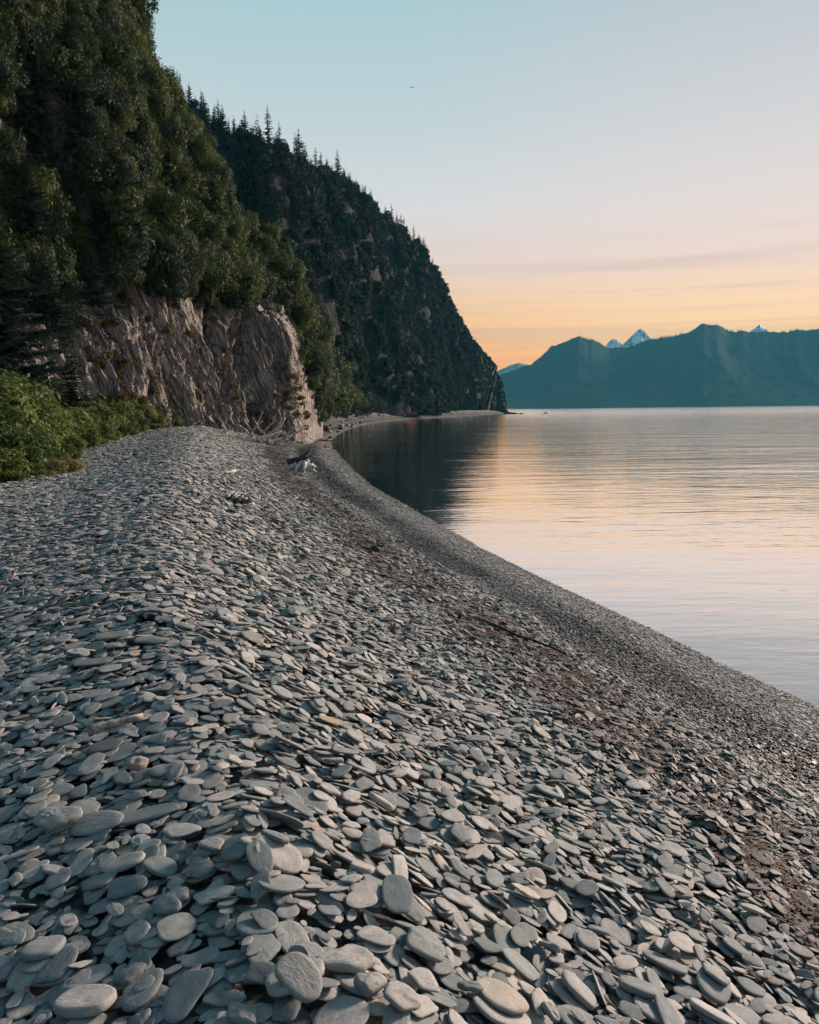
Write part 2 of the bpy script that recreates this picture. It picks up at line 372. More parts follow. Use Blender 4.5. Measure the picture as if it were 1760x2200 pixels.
def wood_material(name, pale, dark, sc=1.0):
    m, nt, b = new_mat(name); L = nt.links.new
    t = nt.nodes.new('ShaderNodeTexCoord'); P = t.outputs['Object']
    n1 = noise(nt, P, 9.0 * sc, 6, 0.7, None, 1.5); n2 = noise(nt, P, 2.2 * sc, 4)
    col = mix_node(nt, mrange(nt, n1, 0.35, 0.62), dark, pale)
    col = mix_node(nt, math_node(nt, 'MULTIPLY', mrange(nt, n2, 0.5, 0.72), 0.6), col, dark)
    L(col, b.inputs['Base Color']); b.inputs['Roughness'].default_value = 0.85
    L(bump(nt, n1, 0.8, 0.03), b.inputs['Normal'])
    return m
M['wood'] = wood_material('bleached_wood', (0.52, 0.47, 0.42, 1), (0.16, 0.13, 0.11, 1))
M['whitewood'] = wood_material('white_wood', (0.66, 0.62, 0.57, 1), (0.38, 0.34, 0.30, 1))
M['darkwood'] = wood_material('dark_wood', (0.09, 0.07, 0.06, 1), (0.022, 0.02, 0.02, 1))
M['bark'] = wood_material('tree_bark', (0.10, 0.085, 0.07, 1), (0.03, 0.026, 0.022, 1))
def plain(name, c, rough=0.8):
    m, nt, b = new_mat(name); L = nt.links.new
    t = nt.nodes.new('ShaderNodeTexCoord'); n = noise(nt, t.outputs['Object'], 6.0, 5)
    col = mix_node(nt, mrange(nt, n, 0.3, 0.7), tuple(v * 0.6 for v in c[:3]) + (1,), c)
    L(col, b.inputs['Base Color']); b.inputs['Roughness'].default_value = rough
    return m
M['weed'] = plain('seaweed', (0.048, 0.022, 0.017, 1), 0.75)
M['darkrock'] = plain('dark_rock', (0.035, 0.035, 0.036, 1))
M['pinkrock'] = plain('pink_rock', (0.36, 0.29, 0.25, 1))
M['chalk'] = plain('chalk', (0.75, 0.74, 0.70, 1))
M['feather'] = plain('feather', (0.04, 0.045, 0.05, 1))
M['pinkwood'] = plain('pink_wood', (0.50, 0.36, 0.33, 1))

# ------------------------------------------------------------------ beach shape
WY = np.array([-20, -3, 2, 5, 8.0, 9.6, 11.6, 13.9, 16.3, 19.3, 22, 25.2, 31, 38.7, 55, 73.5, 92, 112, 140, 180, 231, 316, 414, 440, 520.])
WX = np.array([3.4, 4.75, 4.85, 4.65, 4.15, 3.72, 3.14, 2.52, 1.95, 1.32, 0.72, 0.02, -1.15, -2.4, -4.6, -6.55, -7.9, -8.6, -8.7, -7.2, -2.5, 21.9, 48.5, 53, 60.])
KY = np.array([-20, 0, 1.8, 3, 4, 6, 8.9, 15.5, 26.5, 38, 50, 60, 72, 90, 520.])
KX = np.array([2.4, 0.25, -0.30, -0.75, -1.15, -1.93, -2.8, -4.55, -7.3, -9.9, -12.6, -13.4, -14.4, -16.5, 0.])
def spl(xs, ys):
    d = np.gradient(ys, xs)
    def f(x):
        x = np.asarray(x, float); i = np.clip(np.searchsorted(xs, x) - 1, 0, len(xs) - 2)
        h = xs[i + 1] - xs[i]; t = np.clip((x - xs[i]) / h, 0, 1)
        return (2*t**3-3*t**2+1)*ys[i] + (t**3-2*t**2+t)*h*d[i] + (-2*t**3+3*t**2)*ys[i+1] + (t**3-t**2)*h*d[i+1]
    return f
x_water = spl(WY, WX); _xk = spl(KY, KX)
def x_crest(y):
    y = np.asarray(y, float); k = np.clip((y - 80) / 30, 0, 1)
    return (1 - k) * _xk(y) + k * (x_water(y) - 8.0)
def shore_u(x, y):
    return (x_water(y) - x) / (x_water(y) - x_crest(y))
PU = np.array([-8, -1.5, -0.4, 0.0, 0.10, 0.19, 0.24, 0.29, 0.36, 0.53, 0.75, 0.90, 1.0, 1.1, 1.3, 1.6, 2.5, 6])
PZ = np.array([-8, -2.2, -0.60, -0.05, 0.11, 0.225, 0.265, 0.325, 0.455, 0.75, 1.14, 1.47, 1.66, 1.60, 1.40, 1.34, 1.44, 1.8])
_pz = spl(PU, PZ)
def ground(x, y):
    x = np.asarray(x, float); y = np.asarray(y, float)
    u = shore_u(x, y)
    hc = np.interp(y, [0, 25, 38, 50, 58, 75, 120, 500], [1.0, 1.0, 1.06, 1.15, 1.16, 1.1, 1.25, 1.25])
    z = _pz(u) * np.where(u > 0, hc, 1)
    tb = np.clip((y - 24) / 24, 0, 1) * np.clip((75 - y) / 12, 0, 1); tu = np.clip((u - 0.92) / 0.40, 0, 1)
    z = z + 0.42 * tb * tb * (3 - 2 * tb) * tu * tu * (3 - 2 * tu)
    p = np.stack([x * 0.5, y * 0.35, 0 * x], -1)
    return z + 0.035 * fbm(p, 3, 5) * np.clip(u * 3 + 0.45, 0, 1) + 0.05 * vnoise(p * 0.4, 9) * np.clip(u - 0.9, 0, 1)
def drop(px, py, up=0.0):
    """where the ray through a photo pixel meets the beach"""
    d = rays(px, py); t = (1.2 - H) / d[2]
    for _ in range(40):
        p = d * t; t = 0.5 * t + 0.5 * (float(ground(p[0], p[1])) + up - H) / d[2]
    p = d * t
    return np.array([p[0], p[1], float(ground(p[0], p[1]))])
def wet_of(u, x, y):
    w = np.exp(-((u - 0.26) / 0.08) ** 2) * 1.2 + 0.45 * np.clip(1 - u / 0.10, 0, 1) + 0.50 * np.exp(-((u - 0.48) / 0.09) ** 2)
    n = fbm(np.stack([x * 0.9, y * 0.5, 0 * x], -1), 3, 31)
    return np.clip(w * (1 + 0.55 * n), 0, 1)
def weed_of(u, x, y):
    n = fbm(np.stack([x * 1.3, y * 0.7, 0 * x], -1), 3, 77)
    l = np.exp(-((u - 0.525 - 0.025 * n) / 0.045) ** 2) + 0.7 * np.exp(-((u - 0.43) / 0.028) ** 2)
    return np.clip(l * (1.05 + 1.2 * n), 0, 1)

ys = np.concatenate([np.linspace(-12, 1, 14), np.geomspace(1.3, 60, 170), np.geomspace(61, 470, 130)])
us = np.concatenate([np.linspace(-7, -0.6, 12), np.linspace(-0.5, 1.5, 90), np.linspace(1.56, 3, 20), np.linspace(3.2, 9, 12)])
YY, UU = np.meshgrid(ys, us, indexing='ij')
XX = x_water(YY) - UU * (x_water(YY) - x_crest(YY))
ZZ = ground(XX, YY) - 0.012
me = mesh('beach', np.stack([XX, YY, ZZ], -1).reshape(-1, 3), grid_faces(len(ys), len(us))[:, ::-1].copy(), M['ground'], True)
attr(me, 'wet', wet_of(UU, XX, YY).ravel()); attr(me, 'weed', weed_of(UU, XX, YY).ravel())
beach = tag(obj('beach', me), 'grey beach of flat slate stones sloping down to the water', 'beach', kind='structure')

# water: one sheet from under the beach to beyond the far shore
wx = np.concatenate([np.linspace(-2600, -60, 12), np.linspace(-50, 120, 35), np.linspace(140, 2600, 16)])
wy = np.concatenate([np.linspace(-300, 0, 5), np.linspace(4, 120, 40), np.linspace(130, 2600, 24)])
gx, gy = np.meshgrid(wx, wy)
me = mesh('water', np.stack([gx, gy, 0 * gx], -1).reshape(-1, 3), grid_faces(len(wy), len(wx)), M['water'], True)
tag(obj('water', me), 'calm rippled sea reflecting the orange sunset sky', 'water', kind='structure')
# sea bed and land under everything out to the horizon
me = mesh('sea_bed', [(-2700, -320, -9), (2700, -320, -9), (2700, 3600, -9), (-2700, 3600, -9)], [(0, 1, 2, 3)], M['ground'])
tag(obj('ground', me), 'dark ground under the water', 'ground', kind='structure')

# ------------------------------------------------------------------ hills
def pixel_hill(xs, prof, nrow, foot_drop=0.0):
    """columns at photo pixels xs; prof(x, v) gives (pixel y, distance): a hillside at its real distances"""
    V = np.linspace(0, 1, nrow)
    X, Vv = np.meshgrid(xs, V)
    py, Y = prof(X, Vv)
    return X, Vv, at(X, py, Y)

def normals_of(P):
    du = np.gradient(P, axis=1); dv = np.gradient(P, axis=0)
    n = np.cross(du, dv); return n / np.maximum(np.linalg.norm(n, axis=-1, keepdims=True), 1e-9)

def blur(a, k):
    for _ in range(k):
        a = np.pad(a, ((1, 1), (1, 1), (0, 0)), 'edge')
        a = (a[1:-1, 1:-1] * 2 + a[:-2, 1:-1] + a[2:, 1:-1] + a[1:-1, :-2] + a[1:-1, 2:]) / 6
    return a

# near cliff
NX = np.array([-900, -500, -200, 0, 150, 230, 275, 300, 325, 345, 400, 450, 475, 500, 560, 620, 650, 668, 684, 694])
NT = np.array([-1100, -900, -700, -560, -400, -210, -20, 105, 205, 250, 305, 365, 430, 465, 525, 600, 668, 735, 815, 890])
NFX = np.array([-900, -500, -200, 0, 150, 300, 450, 540, 620, 660, 680, 694])
NFY = np.array([17, 24, 31, 37, 42, 47, 54, 58, 61, 68, 76, 84])
NTX = np.array([-900, 0, 300, 450, 560, 640, 694])
NTY = np.array([40, 62, 72, 78, 80, 82, 92])
RX = np.array([-900, 0, 120, 200, 280, 330, 400, 470, 560, 615, 640, 662, 694])   # top of the bare rock
RY = np.array([660, 660, 705, 655, 610, 635, 668, 675, 675, 705, 765, 840, 900])
def near_prof(x, v):
    yt = np.interp(x, NX, NT); Yf = np.interp(x, NFX, NFY); Yt = np.interp(x, NTX, NTY)
    yf = 990 - 0 * x
    yf = np.interp(x, [-900, 0, 300, 450, 540, 620, 660, 694], [1100, 985, 950, 930, 940, 958, 965, 965])
    py = yf + (yt - yf) * v
    yr = np.minimum(np.interp(x, RX, RY), yf - 20)
    vr = np.clip((yf - yr) / (yf - yt), 0.05, 0.97)
    vr = np.minimum(vr, 0.9)
    set_ = np.where(v < vr, 0.16 * (v / vr) ** 1.5, 0.16 + 0.84 * np.clip((v - vr) / (1 - vr), 0, 1) ** 1.15)
    return py, Yf + (Yt - Yf) * set_
xs = np.concatenate([np.linspace(-900, -30, 90), np.linspace(-26, 694, 400)])
X, V, P = pixel_hill(xs, near_prof, 300)
nrm = normals_of(P); 
flip = np.sign(np.sum(nrm * (np.array([0, 0, H]) - P), -1, keepdims=True)); nrm = nrm * flip
nrm = blur(nrm, 8); nrm /= np.linalg.norm(nrm, axis=-1, keepdims=True)
py0, _ = near_prof(X, V)
isrock = np.clip((py0 - np.interp(X, RX, RY) + 30) / 60, 0, 1)
# leaning slate beds: long ribs running steeply down to the right
q = np.stack([P[..., 0] + 0.38 * P[..., 2], P[..., 1], 0.13 * (P[..., 2] - 0.38 * P[..., 0])], -1)
r1 = 1 - np.abs(vnoise(q * 0.55, 3)) * 2; r2 = 1 - np.abs(vnoise(q * 1.5 + 9, 4)) * 2; r3 = 1 - np.abs(vnoise(q * np.array([4.0, 4.0, 3.0]), 5)) * 2
r4 = vnoise(q * np.array([8.0, 8.0, 7.0]), 15)
big = fbm(P * 0.09, 4, 8)
sb = q[..., 0] * 0.92 + q[..., 1] * 0.35 + 1.1 * vnoise(P * 0.22, 61) + 0.45 * vnoise(P * np.array([0.9, 0.9, 0.35]), 62)
saw = lambda t: (t - np.floor(t)) ** 1.6
a1 = 0.5 + 0.5 * vnoise(P * 0.35 + 3, 63); a2 = 0.4 + 0.6 * vnoise(P * 0.8 + 7, 64)
fins = 0.75 * a1 * (saw(sb * 0.62) - 0.4) + 0.42 * (saw(sb * 1.7 + 0.3) - 0.4) + 0.24 * a2 * (saw(sb * 4.3 + 0.7) - 0.4)
disp = isrock * (0.25 * r1 + 0.16 * r2 + 0.13 * r3 + 0.10 * r4 + 1.15 * fins) + (1 - isrock) * (0.7 * r2 + 0.5 * r1) + 2.0 * big * (1 - 0.70 * isrock)
for gx0, gx1, y0, y1, wd, dep in ((505, 478, 690, 900, 9, 2.2), (528, 522, 650, 830, 9, 1.8), (440, 470, 640, 800, 7, 1.3), (575, 610, 700, 880, 7, 1.8), (548, 558, 870, 930, 14, 2.5), (262, 272, 590, 650, 18, 2.6), (650, 662, 820, 930, 8, 1.6), (300, 345, 690, 820, 6, 0.9)):
    t = np.clip((py0 - y0) / (y1 - y0), 0, 1); c = gx0 + (gx1 - gx0) * t
    inside = np.clip((py0 - y0 + 12) / 24, 0, 1) * np.clip((y1 + 12 - py0) / 24, 0, 1)
    disp = disp - dep * inside * np.exp(-((X - c) / wd) ** 2)
fade = np.clip((694 - X) / 85, 0.10, 1)
P = P + nrm * (disp * fade)[..., None]
NEARP, NEARN, NEARX, NEARPY, NEARROCK = P, nrm, X, py0, isrock
# back side, so the hill is a solid ridge
away = P - np.array([0, 0, H]); away[..., 2] = 0; away /= np.linalg.norm(away, axis=-1, keepdims=True)
back = P[-1] + away[-1] * 30 + np.array([0, 0, 2.0]); back2 = P[-1] + away[-1] * 60 + np.array([0, 0, -40.0])
allP = np.concatenate([P, back[None], back2[None]], 0)
sd_ = away[0, -1] * 26 + np.array([-3.0, 0, -2.0]); side = allP[:, -1] + sd_[None]
allP = np.concatenate([allP, side[:, None]], 1)
F_ = grid_faces(allP.shape[0], allP.shape[1])
me = mesh('cliff', allP.reshape(-1, 3), F_[:, ::-1].copy(), M['rock'], False)
me.materials.append(M['soil'])
tag(obj('cliff', me), 'pinkish brown slate cliff with leaning rock ribs under green shrubs', 'cliff', kind='structure')

# headland behind the bay
HX = np.array([200, 300, 345, 400, 450, 520, 570, 650, 700, 740, 800, 850, 900, 935, 955, 975, 1000, 1020, 1050, 1072, 1082, 1086])
HT = np.array([120, 165, 185, 216, 262, 300, 318, 356, 380, 400, 440, 486, 531, 576, 622, 667, 712, 737, 772, 808, 850, 884])
def foot_dist(px):
    yy = np.linspace(95, 440, 700); f = x_water(yy) - 8.5 - (px - 880) / 1760 * yy
    k = np.where(f > 0)[0]; k = k[k > 0]
    s = np.where((f[:-1] <= 0) & (f[1:] > 0))[0]
    return yy[s[-1]] if len(s) else (yy[0] if f[0] > 0 else yy[-1])
hfx = np.linspace(560, 1086, 40); hfy = np.array([foot_dist(x) for x in hfx]); hfy = np.maximum.accumulate(hfy)
def head_prof(x, v):
    yt = np.interp(x, HX, HT); Yf = np.interp(x, hfx, hfy); 
    Yf = np.where(x < 560, np.interp(x, [200, 560], [120, hfy[0]]), Yf)
    Yt = Yf + np.interp(x, [200, 560, 700, 900, 1000, 1060, 1086], [120, 100, 85, 60, 40, 22, 8])
    py = 896 + (yt - 896) * v
    return py, Yf + (Yt - Yf) * v ** np.interp(x, [600, 1000, 1080], [0.95, 1.2, 1.6])
xs = np.linspace(200, 1086, 330)
X, V, P = pixel_hill(xs, head_prof, 170)
nrm = normals_of(P); nrm *= np.sign(np.sum(nrm * (np.array([0, 0, H]) - P), -1, keepdims=True))
nrm = blur(nrm, 6); nrm /= np.linalg.norm(nrm, axis=-1, keepdims=True)
q = np.stack([P[..., 0] + 0.15 * P[..., 2], P[..., 1], 0.30 * P[..., 2]], -1)
disp = 5.5 * fbm(q * 0.035, 4, 21) + 2.6 * (1 - np.abs(vnoise(q * 0.12, 23)) * 2) + 0.8 * vnoise(q * 0.5, 24)
fade = np.clip((1086 - X) / 60, 0.12, 1) * np.clip((1 - V) / 0.10, 0.25, 1)
P = P + nrm * (disp * fade)[..., None]
HEADP, HEADN, HEADX, HEADV = P, nrm, X, V
away = P - np.array([0, 0, H]); away[..., 2] = 0; away /= np.linalg.norm(away, axis=-1, keepdims=True)
back = P[-1] + away[-1] * 40 + np.array([0, 0, -6.0]); back2 = P[-1] + away[-1] * 110 + np.array([0, 0, -60.0])
allP = np.concatenate([P, back[None], back2[None]], 0)
sd_ = away[0, -1] * 60 + np.array([-6.0, 0, -1.0]); side = allP[:, -1] + sd_[None]
allP = np.concatenate([allP, side[:, None]], 1)
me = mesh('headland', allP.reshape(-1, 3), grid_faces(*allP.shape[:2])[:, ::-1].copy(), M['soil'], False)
tag(obj('headland', me), 'dark steep forested headland ending at the water', 'headland', kind='structure')

# far mountains across the water
def far_range(name, label, tx, ty, Yf, Yt, mat, rough=1.0, yfoot=878, ncol=260, nrow=40, seed=0, kind='structure'):
    xs = np.linspace(tx[0], tx[-1], ncol); V = np.linspace(0, 1, nrow); X, Vv = np.meshgrid(xs, V)
    yt = np.interp(X, tx, ty)
    if ncol > 300: yt = yt + (2.2 * vnoise(np.stack([X * 0.045, 0 * X, 0 * X], -1), 70) + 1.3 * vnoise(np.stack([X * 0.16, 0 * X, 0 * X], -1), 71))
    P = at(X, yfoot + (yt - yfoot) * Vv, Yf + (Yt - Yf) * Vv)
    q = P * np.array([1, 0.6, 0.35])
    k = (Yt - Yf) * 0.16 * rough
    ridge = 1 - np.abs(vnoise(q * (2.2 / (Yt - Yf)) + seed, 40 + seed)) * 2
    P = P + np.stack([0 * k * ridge, -k * (ridge + 0.6 * fbm(q * (7.0 / (Yt - Yf)), 3, 44)) * np.sin(Vv * np.pi) ** 0.7, 0 * ridge], -1)
    back = P[-1] + np.array([0, (Yt - Yf) * 0.8, -60.0])
    allP = np.concatenate([P, back[None]], 0)
    me = mesh(name, allP.reshape(-1, 3), grid_faces(*allP.shape[:2])[:, ::-1].copy(), mat, True)
    o = tag(obj(name, me), label, 'mountain', kind=kind)
    return o, P
m, nt, b = new_mat('far_forest'); g = nt.nodes.new('ShaderNodeNewGeometry')
n1 = noise(nt, mapping(nt, g.outputs['Position'], (1, 1, 0.35)), 0.055, 6, 0.7); n2 = noise(nt, mapping(nt, g.outputs['Position'], (1.0, 0.5, 0.07), (0, 0.12, 0)), 0.045, 4, 0.55)
n3 = noise(nt, g.outputs['Position'], 0.004, 2)
c_ = mix_node(nt, mrange(nt, n1, 0.3, 0.7), (0.002, 0.006, 0.007, 1), (0.016, 0.026, 0.024, 1))
slide = math_node(nt, 'MULTIPLY', mrange(nt, n2, 0.58, 0.70), mrange(nt, n3, 0.45, 0.6))
c_ = mix_node(nt, math_node(nt, 'MULTIPLY', slide, 0.3), c_, (0.045, 0.05, 0.05, 1))
nt.links.new(c_, b.inputs['Base Color']); b.inputs['Roughness'].default_value = 0.95; b.inputs['Specular IOR Level'].default_value = 0.05
nt.links.new(bump(nt, n1, 0.5, 12.0), b.inputs['Normal'])
M['farforest'] = m
TX = [700, 900, 1000, 1060, 1079, 1141, 1167, 1185, 1238, 1273, 1308, 1348, 1388, 1440, 1476, 1507, 1537, 1568, 1603, 1652, 1692, 1760, 1850, 2000, 2300, 2700]
TY = [870, 862, 835, 812, 802, 785, 763, 745, 725, 730, 750, 747, 732, 725, 717, 697, 696, 710, 712, 711, 713, 706, 690, 705, 740, 760]
far_o, FARP = far_range('mountain', 'long forested mountain across the water, blue with haze', TX, TY, 1900, 2300, M['farforest'], 0.24, seed=1, ncol=500, nrow=60)
far_o['category'] = 'mountain'
m, nt, b = new_mat('snow_rock'); g = nt.nodes.new('ShaderNodeNewGeometry')
n1 = noise(nt, mapping(nt, g.outputs['Position'], (1, 1, 0.5), (0, 0.6, 0)), 0.03, 5, 0.6, None, 1.0)
c_ = mix_node(nt, mrange(nt, n1, 0.42, 0.58), (0.13, 0.16, 0.19, 1), (0.72, 0.74, 0.78, 1))
nt.links.new(c_, b.inputs['Base Color']); b.inputs['Roughness'].default_value = 0.8
M['snow'] = m
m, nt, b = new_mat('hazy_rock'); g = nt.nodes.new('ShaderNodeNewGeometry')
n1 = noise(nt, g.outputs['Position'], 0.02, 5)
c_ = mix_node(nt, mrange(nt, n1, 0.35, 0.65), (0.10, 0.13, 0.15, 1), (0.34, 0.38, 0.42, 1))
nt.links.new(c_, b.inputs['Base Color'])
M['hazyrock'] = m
far_range('snow_peak', 'snow streaked pointed peak behind the dip in the mountain', [1280, 1297, 1305, 1317, 1328, 1337, 1345, 1357, 1368, 1377, 1386, 1394, 1402, 1420, 1440], [790, 752, 738, 727, 731, 741, 734, 722, 711, 706, 712, 722, 729, 745, 790], 2950, 3150, M['snow'], 0.6, 860, 120, 30, 5)
far_range('snow_peak', 'tiny snowy peak tip above the ridge at the right', [1590, 1612, 1625, 1633, 1641, 1655, 1680], [770, 712, 703, 696, 703, 712, 770], 2950, 3150, M['snow'], 0.4, 860, 60, 20, 6)
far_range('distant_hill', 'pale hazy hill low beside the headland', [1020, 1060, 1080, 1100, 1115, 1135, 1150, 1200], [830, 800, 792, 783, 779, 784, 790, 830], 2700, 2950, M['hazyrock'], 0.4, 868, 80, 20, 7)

# the air between: a closed box of even haze
hz = bpy.data.materials.new('haze'); hz.use_nodes = True; nt = hz.node_tree; nt.nodes.clear()
ho = nt.nodes.new('ShaderNodeOutputMaterial'); pv = nt.nodes.new('ShaderNodeVolumePrincipled')
pv.inputs['Color'].default_value = HAZE_C + (1,); pv.inputs['Density'].default_value = HAZE_D; pv.inputs['Anisotropy'].default_value = 0.0
nt.links.new(pv.outputs[0], ho.inputs['Volume'])
x0, x1, y0, y1, z0, z1 = -2650, 2650, -310, HAZE_FAR, -10, HAZE_TOP
bv = [(x, y, z) for z in (z0, z1) for y in (y0, y1) for x in (x0, x1)]
me = mesh('haze', bv, [(0, 2, 3, 1), (4, 5, 7, 6), (0, 1, 5, 4), (2, 6, 7, 3), (0, 4, 6, 2), (1, 3, 7, 5)], hz)
tag(obj('haze', me), 'blue evening haze over the water', 'haze', kind='stuff')

# ------------------------------------------------------------------ stones
def stone_mesh(name, seed, kind, n=20, rings=(0.0, 0.42, 0.72, 0.88, 0.97), sub=1.0):
    r = np.random.default_rng(seed)
    th = np.linspace(0, 2 * np.pi, n, endpoint=False)
    if kind == 'oval':
        e = r.uniform(2.0, 2.9); p = r.uniform(6.0, 12.0)
        rad = (np.abs(np.cos(th)) ** e + np.abs(np.sin(th)) ** e) ** (-1 / e)
        for k in (1, 2, 3): rad = rad * (1 + r.normal(0, 0.085 / k ** 0.3) * np.cos(k * th + r.uniform(0, 6.28)))
    else:
        m = r.integers(5, 8); ca = np.sort((np.arange(m) + r.uniform(-0.3, 0.3, m)) * 2 * np.pi / m); cr = r.uniform(0.72, 1.08, m)
        cp = np.stack([np.cos(ca) * cr, np.sin(ca) * cr], -1); rad = np.zeros(n); p = r.uniform(6, 10)
        for i, t in enumerate(th):
            d = np.array([np.cos(t), np.sin(t)]); best = 9
            for j in range(m):
                a, b_ = cp[j], cp[(j + 1) % m]; e_ = b_ - a; den = d[0] * e_[1] - d[1] * e_[0]
                if abs(den) < 1e-9: continue
                s = (a[0] * e_[1] - a[1] * e_[0]) / den
                if s > 0: best = min(best, s)
            rad[i] = best
        rad = 0.5 * rad + 0.25 * np.roll(rad, 1) + 0.25 * np.roll(rad, -1)
        rad *= 1 + r.normal(0, 0.02, n)
    ed = np.stack([np.cos(th) * rad, np.sin(th) * rad], -1)
    verts = []; faces = []
    off = r.uniform(0, 100, 3)
    def lift(xy, rho, sgn):
        z = (1 - rho ** p) ** (1 / 2.6)
        q = np.concatenate([xy * 1.3, np.zeros((len(xy), 1))], 1) + off + sgn * 7
        amp = (0.16 if kind == 'oval' else 0.22) * sub
        step = 0.0
        if kind != 'oval':       # split slate: a broken layer standing proud on one side
            sl = xy[:, 0] * np.cos(off[0]) + xy[:, 1] * np.sin(off[0]) + 0.35 * vnoise(q * 2.0, seed + 5)
            step = -0.28 * (sl > 0.25) - 0.2 * (sl < -0.45)
        return sgn * np.maximum(z * (1 + step) * (1 + amp * fbm(q, 2, seed)), 0.0)
    for sgn in (1, -1):
        base = len(verts)
        for k, rho in enumerate(rings):
            if k == 0:
                xy = np.zeros((1, 2))
            else:
                xy = ed * rho * (1 + 0.03 * vnoise(np.concatenate([ed * 3, np.full((n, 1), rho * 5)], 1), seed + 2)[:, None])
            z = lift(xy, rho, sgn)
            verts += [(a * 0.5, b_ * 0.5, c * 0.5) for (a, b_), c in zip(xy, z)]
        for j in range(n):
            a, b_ = base + 1 + j, base + 1 + (j + 1) % n
            faces.append((base, a, b_) if sgn > 0 else (base, b_, a))
        for k in range(1, len(rings) - 1):
            for j in range(n):
                a, b_ = base + 1 + (k - 1) * n + j, base + 1 + (k - 1) * n + (j + 1) % n
                c, d = a + n, b_ + n
                faces.append((a, c, d, b_) if sgn > 0 else (a, b_, d, c))
        if sgn > 0: top_rim = base + 1 + (len(rings) - 2) * n
        else: bot_rim = base + 1 + (len(rings) - 2) * n
    rim = len(verts); zr = 0.12 * vnoise(np.stack([np.cos(th) * 2, np.sin(th) * 2, off[0] + 0 * th], -1), seed + 9)
    verts += [(a * 0.5, b_ * 0.5, z) for (a, b_), z in zip(ed, zr * 0.5)]
    for j in range(n):
        j2 = (j + 1) % n
        faces.append((top_rim + j, rim + j, rim + j2, top_rim + j2)); faces.append((rim + j, bot_rim + j, bot_rim + j2, rim + j2))
    me = mesh(name, verts, faces, M['stone'], True)
    return me
NV = 30
lo_kinds = ['oval'] * 20 + ['slab'] * 10
for k_ in (0, 4, 8, 10, 13, 17, 19): lo_kinds[k_] = 'slab'
hi_rings = (0.0, 0.2, 0.4, 0.58, 0.74, 0.86, 0.94, 0.985)
LOW = [stone_mesh('stone_low', 100 + k, lo_kinds[k], 12, (0.0, 0.55, 0.84, 0.97)) for k in range(NV)]
MIDS = [stone_mesh('stone_mid', 100 + k, lo_kinds[k], 20) for k in range(NV)]
HIGH = [stone_mesh('stone', 100 + k, lo_kinds[k], 36, hi_rings) for k in range(NV)]

def stone_len(u):
    return np.interp(u, [0.0, 0.12, 0.25, 0.36, 0.5, 0.62, 0.8, 1.2], [0.034, 0.037, 0.041, 0.042, 0.049, 0.060, 0.073, 0.066])
def candidates(x0, x1, y0, y1, cov, grow, umin=-0.04, umax=9.0):
    """stone positions with the density that covers the ground cov times"""
    amin = 0.785 * (0.034 * grow) ** 2 * 0.66
    n = int((x1 - x0) * (y1 - y0) * cov / amin)
    x = rng.uniform(x0, x1, n); y = rng.uniform(y0, y1, n); u = shore_u(x, y)
    Lm = stone_len(u) * grow
    keep = (rng.uniform(0, 1, n) < amin / (0.785 * Lm ** 2 * 0.66)) & (u > umin) & (u < umax)
    px, py, dz = project(np.stack([x, y, ground(x, y)], -1))
    mg = 60 + 1.2 * FPX / np.maximum(dz, 0.5)
    keep &= (px > -mg) & (px < 1760 + mg) & (py < 2200 + 500)
    x, y, u, Lm = x[keep], y[keep], u[keep], Lm[keep]
    Ln = Lm * np.clip(np.exp(rng.normal(-0.06, 0.40, len(x))), 0.4, 2.1)
    Wd = Ln * rng.uniform(0.48, 0.86, len(x)); T = np.clip(Wd * rng.uniform(0.08, 0.20, len(x)), 0.005, 0.036)
    key = rng.uniform(0, 1, len(x)) + 0.30 * np.clip(Ln / Lm - 1, -0.6, 1)
    o = np.argsort(key)
    return x[o], y[o], u[o], Ln[o], Wd[o], T[o]
KA = np.concatenate([[0], 0.55 * np.cos(np.arange(6) * np.pi / 3), 0.95 * np.cos(np.arange(8) * np.pi / 4 + 0.3)])
KB = np.concatenate([[0], 0.55 * np.sin(np.arange(6) * np.pi / 3), 0.95 * np.sin(np.arange(8) * np.pi / 4 + 0.3)])
PINV = np.linalg.pinv(np.stack([KA, KB, np.ones(15)], 1))
